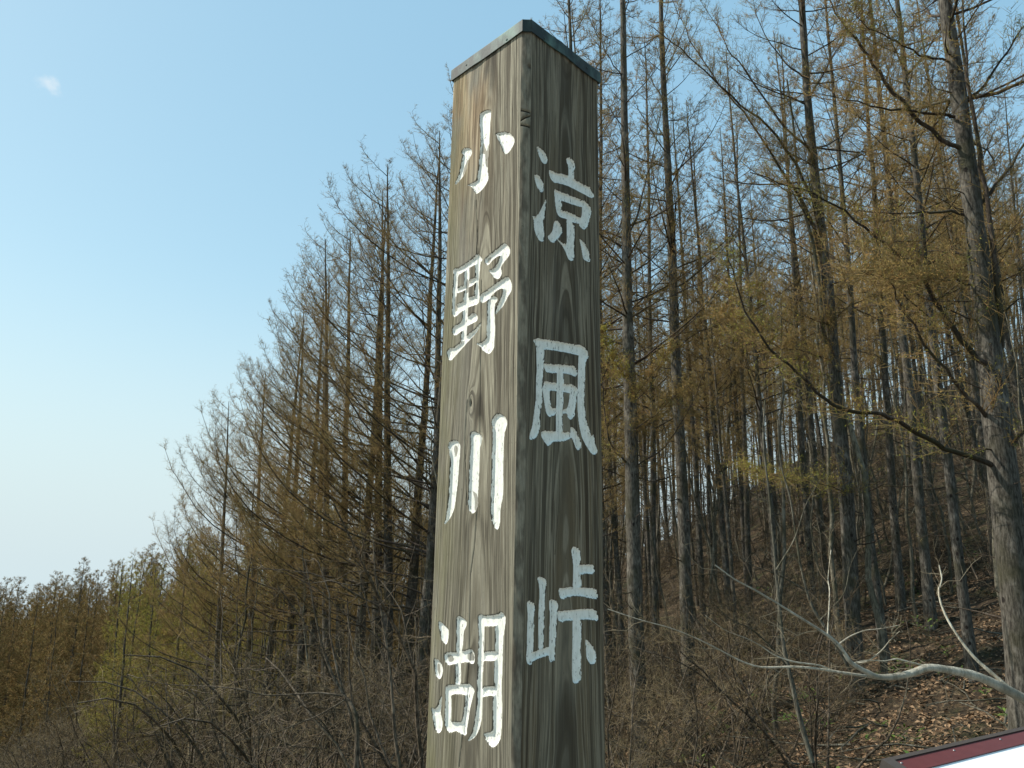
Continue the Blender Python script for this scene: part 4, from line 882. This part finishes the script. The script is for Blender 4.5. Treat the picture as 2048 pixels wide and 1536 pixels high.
for i, (px, Y, x, y, z) in enumerate(sorted(scatter(26, (250, 720), (38, 58), 2.6, 53))):
    r = np.random.RandomState(700 + i); j = i % 2; yt = float(np.interp(px, [250, 330, 420, 560, 720], [1100, 1075, 1020, 960, 900])) + r.uniform(0, 110); s_ = float(np.clip((unp(px, yt, Y)[2] - z) / 14, .4, 1.3))
    lab = '%s from left of the low olive-green larches before the edge row' % ORD[i] if i < 16 else 'low olive-green larch below the trunks of the edge row'
    t_ = tree_from(VALLEY[j], 'larch_tree', lab, 'tree', (x, y, z - .1), r.uniform(0, 6.28), s_, 'olive-green larches on the left slope' if i < 16 else 'olive-green larches under the edge row')
def ridge_y(px): return np.interp(px, [-60, 60, 200, 300, 420, 640], [1158, 1150, 1118, 1085, 1040, 1010])
sp = scatter(34, (-60, 420), (62, 84), 3.4, 54)
for i, (px, Y, x, y, z) in enumerate(sp):
    r = np.random.RandomState(900 + i); j = i % 2; key = ('far', j); yt = ridge_y(px) - 10 + r.uniform(-4, 50) + (78 - Y) * 1.0
    s = max(.5, min(1.4, (unp(px, yt, Y)[2] - z) / 17))
    if key not in protos: protos[key] = tree_from(FAR[j], 'larch_tree', 'far brown larch on the low ridge at the left edge', 'tree', (x, y, z - .2), r.uniform(0, 6.28), s, 'far larches on the low ridge')
    else: dup(protos[key], (x, y, z - .2), r.uniform(0, 6.28), s)
# the wood behind them reads as one mass
def wood_mass(name, label, spots, src, H, seed):
    r = np.random.RandomState(seed); me = bpy.data.meshes.new(name); vs_ = [(x, y, z) for (px, Y, x, y, z) in spots]; me.from_pydata(vs_, [], [])
    o = link(name, me); tag(o, label, kind='stuff')
    lone = bpy.data.objects.new('far_larch_source', src)
    gt = bpy.data.node_groups.new('mass_' + name, 'GeometryNodeTree'); gt.interface.new_socket('Geometry', in_out='INPUT', socket_type='NodeSocketGeometry'); gt.interface.new_socket('Geometry', in_out='OUTPUT', socket_type='NodeSocketGeometry')
    N = gt.nodes; gi = N.new('NodeGroupInput'); go = N.new('NodeGroupOutput'); ip = N.new('GeometryNodeInstanceOnPoints'); oi = N.new('GeometryNodeObjectInfo'); oi.inputs['Object'].default_value = lone
    rr = N.new('FunctionNodeRandomValue'); rr.data_type = 'FLOAT_VECTOR'; rr.inputs[0].default_value = (-.03, -.03, 0); rr.inputs[1].default_value = (.03, .03, 6.28)
    rs_ = N.new('FunctionNodeRandomValue'); rs_.data_type = 'FLOAT'; rs_.inputs[2].default_value = .82; rs_.inputs[3].default_value = 1.12
    gt.links.new(gi.outputs[0], ip.inputs['Points']); gt.links.new(oi.outputs['Geometry'], ip.inputs['Instance']); gt.links.new(rr.outputs[0], ip.inputs['Rotation']); gt.links.new(rs_.outputs[1], ip.inputs['Scale']); gt.links.new(ip.outputs[0], go.inputs[0])
    md = o.modifiers.new('wood', 'NODES'); md.node_group = gt; return o
def joined_far(seed):
    t, c_ = FAR[seed]; import bmesh
    bm = bmesh.new(); bm.from_mesh(c_); n0 = len(bm.faces); bm.from_mesh(t); bm.faces.ensure_lookup_table()
    for f in list(bm.faces)[n0:]: f.material_index = 3
    me = bpy.data.meshes.new('far_larch'); bm.to_mesh(me); bm.free()
    for m in (M['limb'], M['twig'], M['budfar'], M['bark']): me.materials.append(m)
    return me
FJ = [joined_far(0), joined_far(1)]
def mass_spots(n, pxr, Yr, seed, cap):
    r = np.random.RandomState(seed); res = []
    for _ in range(n * 8):
        if len(res) >= n: break
        Y = r.uniform(*Yr); px = r.uniform(*pxr); x, y, z = gxy(px, Y)
        top = unp(px, cap(px) , Y)[2]
        if all((x - q[2]) ** 2 + (y - q[3]) ** 2 > 6 for q in res): res.append((px, Y, x, y, min(z, top - 17.5) - .2))
    return res
wood_mass('distant_wood', 'brown mass of larch wood on the far slope at the left', mass_spots(230, (-120, 640), (84, 135), 61, lambda p: ridge_y(p) + 6), FJ[0], 17, 1)
wood_mass('distant_wood', 'dim larch wood filling the view behind the trunks at the middle and right', mass_spots(110, (560, 1250), (64, 100), 62, lambda p: 1000), FJ[1], 17, 2)

# ------------------------------------------------------------------ bare shrubs and saplings
def shrub(seed, H, stems, spread, dens=1.0, mats=('shrubbark', 'shrubtwig', 'budgreen')):
    rng = np.random.RandomState(seed); st = MB(); tw = MB()
    o = np.zeros((stems, 3)); o[:, :2] = rng.normal(0, .12, (stems, 2)); az = rng.uniform(0, 6.28, stems); L = H * rng.uniform(.7, 1.15, stems)
    P = branch_lines(o, az, L, rng.normal(1.15, .2, stems), rng.normal(.75, spread, stems), rng, 10, .12)
    st.tubes(P, (.006 + .006 * L)[:, None] * np.linspace(1, .25, 10)[None], 5, 0)
    c = int(9 * dens); bi = np.repeat(np.arange(stems), c); s = rng.uniform(.2, 1, len(bi)); p, t = interp_line(P[bi], s[:, None]); p = p[:, 0]; t = t[:, 0]
    rd = nrm(rng.normal(size=p.shape)); d = nrm(rd + t * .7); az2 = np.arctan2(d[:, 0], d[:, 1]); el = np.arcsin(np.clip(d[:, 2], -.95, .95)) * .6; L2 = H * rng.uniform(.2, .5, len(bi)) * (1.2 - s * .6)
    P2 = branch_lines(p, az2, L2, el, el + rng.normal(.15, .3, len(bi)), rng, 7, .2); tw.tubes(P2, (.003 + .004 * L2)[:, None] * np.linspace(1, .3, 7)[None], 3, 0)
    c = 8 if H < 4 else 6; b3 = np.repeat(np.arange(len(P2)), c); s = rng.uniform(.15, 1, len(b3)); p, t = interp_line(P2[b3], s[:, None]); p = p[:, 0]; t = t[:, 0]
    d = nrm(nrm(rng.normal(size=p.shape)) + t * .8); az3 = np.arctan2(d[:, 0], d[:, 1]); el = np.arcsin(np.clip(d[:, 2], -.95, .95)); L3 = rng.uniform(.12, .5, len(b3)) * H / 3
    P3 = branch_lines(p, az3, L3, el, el + rng.normal(.1, .3, len(b3)), rng, 4, .25); tw.tubes(P3, np.full((len(b3), 1), .0030) * np.linspace(1, .35, 4)[None], 3, 1)
    c = 3; b4 = np.repeat(np.arange(len(P3)), c); s = rng.uniform(.2, 1, len(b4)); p, t = interp_line(P3[b4], s[:, None]); p = p[:, 0]; t = t[:, 0]
    d = nrm(nrm(rng.normal(size=p.shape)) + t); e = p + d * rng.uniform(.05, .18, (len(b4), 1)); tw.spikes(p, e, .0019, 1); m = rng.rand(len(b4)) < .12; tw.tufts(e[m], .008, rng, 2)
    return st.mesh('stems', [M[mats[0]]]), tw.mesh('twigs', [M[mats[0]], M[mats[1]], M[mats[2]]])
SHRUB = [shrub(400, 3.2, 7, .35), shrub(401, 2.6, 9, .4), shrub(402, 3.6, 6, .3)]
TALL = [shrub(410, 4.8, 5, .35, .9), shrub(411, 4.2, 6, .5, .8), shrub(412, 5.4, 4, .4, 1.0)]
def sapling(seed, H):
    rng = np.random.RandomState(seed); st = MB(); tw = MB(); tl = trunk_line(H, rng, .07, .16, 14); st.tubes(np.concatenate([[tl[0] - [0, 0, .5]], tl]), np.concatenate([[.05], (.012 + .028 * (1 - np.linspace(0, 1, 14)))]) * H / 7, 6, 0, ref=(0, 1, 0))
    n = 26; h = rng.uniform(.25, .98, n) * H; at = np.stack([np.interp(h, tl[:, 2], tl[:, i]) for i in range(3)], 1); L = rng.uniform(.4, 1.6, n) * (1.15 - h / H)
    P = branch_lines(at, rng.uniform(0, 6.28, n), L + .2, rng.normal(.55, .25, n), rng.normal(.8, .3, n), rng, 7, .14); tw.tubes(P, (.003 + .005 * L)[:, None] * np.linspace(1, .3, 7)[None], 3, 0)
    add_twigs(tw, P, L + .2, rng, .12, (.15, .5), 3, (.06, .18), tufts=.12, rt=.003)
    return st.mesh('trunk', [M['sap']]), tw.mesh('branches', [M['sap'], M['saptwig'], M['budgreen']])
SAP = [sapling(420 + i, 6.5 + i) for i in range(4)]
def crowd2(spots, meshes_list, parts, name, label, cat, group, smin, smax, seed, tilt=.08):
    r = np.random.RandomState(seed)
    for (px, Y, x, y, z) in spots:
        j = r.randint(len(meshes_list)); key = (name, label, j); s = r.uniform(smin, smax); rz = r.uniform(0, 6.28); tl = (r.normal(0, tilt), r.normal(0, tilt))
        if key not in protos: protos[key] = plant_from(meshes_list[j], parts, name, label, cat, (x, y, z - .05), rz, s, group, tl)
        else: dup(protos[key], (x, y, z - .05), rz, s, tilt=tl)
placed.clear()
def cap_spots(spots, ylim): return spots
crowd_zoned([q for q in scatter(52, (380, 900), (9.5, 24), 1.0, 71) if q[1] > 14.5 or q[0] > 700], TALL, 'bare_shrub', 'tangled shrub', 'shrub', 'leafless shrubs tangled left of the post', .6, 1.2, 11, ('stems', 'twigs'), .08, 13, .05)
crowd_zoned(scatter(34, (1200, 1650), (10, 22), 1.0, 72), SHRUB, 'bare_shrub', 'thin shrub', 'shrub', 'leafless shrubs on the bank right of the post', .5, .85, 12, ('stems', 'twigs'), .08, 15, .05)
crowd_zoned(scatter(46, (-60, 520), (26, 62), 1.5, 77), SHRUB, 'bare_shrub', 'valley shrub', 'shrub', 'leafless shrubs low in the valley at the left', 1.0, 1.7, 17, ('stems', 'twigs'), .08, 34, .05)
crowd_zoned(scatter(80, (1200, 2120), (20, 58), 1.6, 76), SHRUB, 'bare_shrub', 'slope shrub', 'shrub', 'leafless undergrowth on the slope right of the post', .8, 1.3, 16, ('stems', 'twigs'), .08, 26, .05)
crowd_zoned(scatter(165, (1200, 2100), (14, 60), 1.0, 73), SAP, 'sapling', 'thin grey sapling', 'sapling', 'saplings among the larches right of the post', .7, 1.35, 13, ('trunk', 'branches'), .08, 24, .05)
crowd_zoned(scatter(70, (480, 1190), (14, 50), 1.2, 74), SAP, 'sapling', 'shaded sapling', 'sapling', 'saplings among the larches left of the post', .7, 1.2, 14, ('trunk', 'branches'), .08, 28, .05)

# ------------------------------------------------------------------ near pale branch and traced saplings
def traced_lines(name, label, cat, parts, Y, mats, seed, pname='branch', ground=False, trunk=None, group=None):
    rng = np.random.RandomState(seed); o = unp(*parts[0][0][0], Y)
    if trunk is not None: o = unp(*trunk[0], Y)
    o = np.array([o[0], o[1], float(hz(o[0], o[1]))]); t = thing(name, label, cat, o, 0, group)
    for (pts, r0, r1, dY, tw) in parts:
        n = len(pts); P = np.array([unp(x, y, Y + dY * j / max(1, n - 1)) for j, (x, y) in enumerate(pts)]) - o
        s = np.linspace(0, n - 1, n * 3); P2 = np.stack([np.interp(s, np.arange(n), P[:, i]) for i in range(3)], 1); P2[1:-1] = (P2[:-2] + 2 * P2[1:-1] + P2[2:]) / 4
        tp_ = np.linspace(0, 1, len(P2)); R = (r1 + (r0 - r1) * (1 - tp_) ** (1.5 if cat == 'tree' and r1 < .02 else 1)) * (1 + .06 * rng.normal(size=len(P2)))
        b = MB(); b.tubes(P2, R, 10 if r0 > .012 else 5, 0)
        if tw:
            L = np.linalg.norm(np.diff(P2, axis=0), axis=1).sum(); cnt = max(2, int(L / .09 * tw)); sS = rng.uniform(.15, 1, cnt); p, tt = interp_line(P2[None], sS[None]); p = p[0]; tt = tt[0]
            d = nrm(nrm(rng.normal(size=p.shape)) * np.array([1, .6, 1]) + tt * .9); LL = rng.uniform(.08, .42, cnt)
            P3 = branch_lines(p, np.arctan2(d[:, 0], d[:, 1]), LL, np.arcsin(np.clip(d[:, 2], -1, 1)), np.arcsin(np.clip(d[:, 2], -1, 1)) + rng.normal(.2, .5, cnt), rng, 6, .35)
            b.tubes(P3, np.full((cnt, 1), max(.0016, r1 * .6)) * np.linspace(1, .4, 6)[None], 4, len(mats) - 1)
            bi = np.repeat(np.arange(cnt), 3); p, tt = interp_line(P3[bi], rng.uniform(.2, .95, (len(bi), 1))); p = p[:, 0]; tt = tt[:, 0]; b.spikes(p, p + nrm(nrm(rng.normal(size=p.shape)) + tt) * rng.uniform(.03, .13, (len(bi), 1)), .0014, len(mats) - 1)
        b.obj(pname if pts is not trunk else 'trunk', mats, t)
    return t
tr = [(2230, 1700), (2210, 1560), (2190, 1440), (2200, 1250), (2230, 1000)]
traced_lines('pale_barked_tree', 'leaning pale tree whose smooth crooked white branch reaches in from the right edge', 'tree', [
   (tr, .075, .05, 0, 0),
   ([(2198, 1480), (2110, 1430), (2048, 1398), (2000, 1372), (1950, 1350), (1900, 1340), (1855, 1333), (1830, 1345), (1790, 1354), (1755, 1355), (1725, 1340), (1700, 1325), (1685, 1300), (1670, 1282), (1640, 1260), (1600, 1235), (1560, 1210), (1510, 1180), (1470, 1160), (1430, 1130)], .034, .0035, -.3, .8),
   ([(1755, 1355), (1715, 1350), (1680, 1345), (1640, 1338), (1590, 1333), (1520, 1336), (1480, 1322), (1440, 1300), (1390, 1275), (1340, 1255), (1280, 1240), (1215, 1218)], .0105, .0022, -.2, .9),
   ([(1665, 1342), (1640, 1330), (1590, 1325), (1550, 1312), (1520, 1290), (1490, 1275), (1450, 1262), (1410, 1230)], .006, .0018, -.3, .9),
   ([(1850, 1332), (1810, 1322), (1792, 1317), (1770, 1323), (1740, 1320), (1712, 1324)], .006, .0025, -.1, .3),
   ([(2020, 1378), (1990, 1352), (1950, 1318), (1920, 1280), (1895, 1240), (1882, 1210), (1876, 1180), (1885, 1160), (1878, 1130)], .012, .004, .3, .5),
   ([(1700, 1326), (1735, 1325), (1765, 1300), (1780, 1280), (1800, 1262)], .005, .002, -.2, .6),
   ([(1678, 1288), (1700, 1272), (1730, 1260), (1760, 1258), (1800, 1250)], .005, .002, -.2, .8),
   ([(1655, 1270), (1660, 1180), (1655, 1160), (1662, 1100)], .004, .002, .3, .7)],
   4.6, [M['pale'], M['saptwig']], 81, trunk=tr)
traced_lines('leaning_sapling', 'thin pale sapling slanting across the bank between the second trunk and the second largest larch', 'sapling', [
   ([(1625, 1525), (1600, 1440), (1580, 1350), (1568, 1300), (1562, 1250), (1555, 1180), (1548, 1100), (1540, 1000), (1525, 880), (1530, 800)], .028, .009, .4, .5),
   ([(1572, 1330), (1540, 1290), (1500, 1255), (1460, 1240), (1420, 1200)], .010, .003, -.4, .6),
   ([(1552, 1140), (1590, 1080), (1610, 1010), (1640, 960)], .009, .003, -.2, .6)], 9.0, [M['sap']], 82)
traced_lines('leaning_sapling', 'grey sapling leaning right of the thin pale one, with twiggy side shoots', 'sapling', [
   ([(1700, 1340), (1660, 1270), (1620, 1210), (1600, 1130), (1590, 1060), (1580, 990), (1560, 930), (1555, 840)], .022, .007, .3, .5),
   ([(1610, 1180), (1560, 1150), (1500, 1130), (1460, 1100), (1430, 1060)], .009, .003, -.4, .9),
   ([(1640, 1240), (1690, 1190), (1700, 1130), (1720, 1090)], .008, .003, -.2, .9)], 11.0, [M['sap']], 83)
traced_lines('bare_shrub', 'crooked pale-limbed shrub standing close left of the post, before the dark tangle', 'shrub', [
   ([(712, 1536), (715, 1470), (712, 1430), (700, 1405), (685, 1390), (660, 1340), (640, 1280), (625, 1200), (610, 1120)], .030, .006, .3, .9),
   ([(685, 1392), (640, 1385), (600, 1388), (530, 1392), (480, 1378), (420, 1372), (340, 1370), (280, 1360)], .010, .003, -.5, .9),
   ([(690, 1400), (640, 1430), (590, 1450), (540, 1470), (480, 1480)], .009, .003, -.4, 1.0),
   ([(800, 1536), (790, 1480), (785, 1400), (778, 1320), (765, 1240), (750, 1150), (745, 1060)], .022, .005, .2, .9),
   ([(775, 1300), (740, 1260), (690, 1230), (640, 1180), (600, 1160)], .009, .003, -.4, 1.0),
   ([(760, 1210), (790, 1180), (820, 1130), (835, 1070)], .007, .002, -.2, 1.0)], 8.5, [M['shrubbark']], 84)

# ------------------------------------------------------------------ leaf litter and bamboo grass
r = np.random.RandomState(91); N = 26000
Yl = r.uniform(5.5, 26, N) ; pxl = r.uniform(1180, 2120, N); dx = (pxl - 1024) / 1609; xl = dx * Yl; zl = hz(xl, Yl)
k = NT('dead_leaf'); q = k.n('ShaderNodeAttribute', attribute_name='tone'); c = k.mix(q.outputs['Fac'], (.085, .045, .02), (.30, .195, .11)); k.col(c); k.b.inputs['Roughness'].default_value = .7; M['leaf'] = k.m
b = MB(); a = r.uniform(0, 6.28, N); sz = r.uniform(.022, .055, N); tx = r.normal(0, .35, N); ty = r.normal(0, .35, N)
ca, sa = np.cos(a), np.sin(a); o = np.stack([xl, Yl, zl + r.uniform(.005, .04, N)], 1)
A1 = np.stack([ca, sa, tx], 1) * sz[:, None]; A2 = np.stack([-sa, ca, ty], 1) * sz[:, None] * .5; up = np.array([0, 0, 1]) * (sz * .25)[:, None]
V4 = np.stack([o - A1, o + A2 + up, o + A1, o - A2 + up], 1).reshape(-1, 3); b.add(V4, np.arange(4 * N).reshape(-1, 4))
lo = b.obj('leaf_litter', [M['leaf']], smooth=False); at_ = lo.data.attributes.new('tone', 'FLOAT', 'FACE'); at_.data.foreach_set('value', r.rand(N).astype(np.float32))
tag(lo, 'dead brown leaves scattered over the bank at the lower right', kind='stuff')
nst = 420; Ys = r.uniform(6, 24, nst); xs = (r.uniform(1180, 2120, nst) - 1024) / 1609 * Ys; zst = hz(xs, Ys) + .03; az = r.uniform(0, 6.28, nst); Ls = r.uniform(.2, 1.6, nst) ** 1.3
stick = MB(); Pst = branch_lines(np.stack([xs, Ys, zst], 1), az, Ls, r.normal(.05, .12, nst), r.normal(.02, .15, nst), r, 5, .15)
stick.tubes(Pst, (.004 + .009 * Ls)[:, None] * np.linspace(1, .4, 5)[None], 4, 0)
tag(stick.obj('fallen_sticks', [M['sap']]), 'dead sticks lying among the leaves on the bank at the lower right', kind='stuff')
def bamboo(seed, n, big=1.0):
    r = np.random.RandomState(seed); b = MB(); sm = MB(); stems = max(3, n // 7); so3 = r.normal(0, .18, (stems, 3)) * [1, 1, 0]; az = r.uniform(0, 6.28, stems); L = r.uniform(.25, .6, stems)
    P = branch_lines(so3, az, L, np.full(stems, 1.3), np.full(stems, .8), r, 5, .1); sm.tubes(P, np.full((stems, 5), .003), 3, 0)
    si = r.randint(stems, size=n); p, t = interp_line(P[si], r.uniform(.4, 1, (n, 1))); p = p[:, 0]; az = r.uniform(0, 6.28, n); l = r.uniform(.10, .22, n) * big; w_ = l * r.uniform(.16, .24, n)
    d = np.stack([np.sin(az), np.cos(az), r.uniform(0, .7, n)], 1); d = nrm(d); s_ = nrm(np.cross(d, [0, 0, 1.]))
    m1 = p + d * (l * .35)[:, None]; m2 = p + d * (l * .7)[:, None] - np.array([0, 0, 1]) * (l * .06)[:, None]; e = p + d * l[:, None] - np.array([0, 0, 1]) * (l * .25)[:, None]
    for i in range(n):
        vv = [p[i], m1[i] + s_[i] * w_[i] / 2, m1[i] - s_[i] * w_[i] / 2, m2[i] + s_[i] * w_[i] / 2.4, m2[i] - s_[i] * w_[i] / 2.4, e[i]]
        b.add(vv, [[0, 2, 1]]); b.add(vv, [[1, 2, 4, 3]]); b.add(vv, [[3, 4, 5]])
    return sm.mesh('stems', [M['bstem']]), b.mesh('leaves', [M['bleaf']])
k = NT('bamboo_grass_leaf'); n = k.noise(k.coord(), 6, 3); k.col(k.mix(k.map(n, .35, .65), (.05, .095, .016), (.13, .18, .035))); k.b.inputs['Roughness'].default_value = .5; M['bleaf'] = k.m
k = NT('bamboo_grass_stem'); k.col((.16, .15, .06)); M['bstem'] = k.m
BAM = [bamboo(500, 34), bamboo(501, 26), bamboo(502, 44)]
for (px, py, Y, j, label) in [(1985, 1430, 7.2, 0, 'bright green bamboo grass clump above the maroon board at the right'), (1940, 1400, 8.4, 2, 'green bamboo grass clump under the pale branch'),
      (1790, 1470, 8.0, 1, 'low green bamboo grass left of the board corner'), (1880, 1450, 7.8, 0, 'small dark bamboo grass just above the board edge'),
      (1660, 1490, 8.6, 2, 'bamboo grass near the foot of the second largest larch'), (1960, 1250, 11, 1, 'bamboo grass behind the thin curved branch at the right')]:
    x, y, z = gxy(px, Y); plant_from(BAM[j], ('stems', 'leaves'), 'bamboo_grass', label, 'plant', (x, y, z), px * .01, 1.2)
placed.clear()
crowd2(scatter(60, (1330, 2080), (9, 30), .7, 75), BAM, ('stems', 'leaves'), 'bamboo_grass', 'scattered green bamboo grass on the shaded slope among the larch trunks', 'plant', 'bamboo grass on the shaded slope', .6, 1.2, 15)
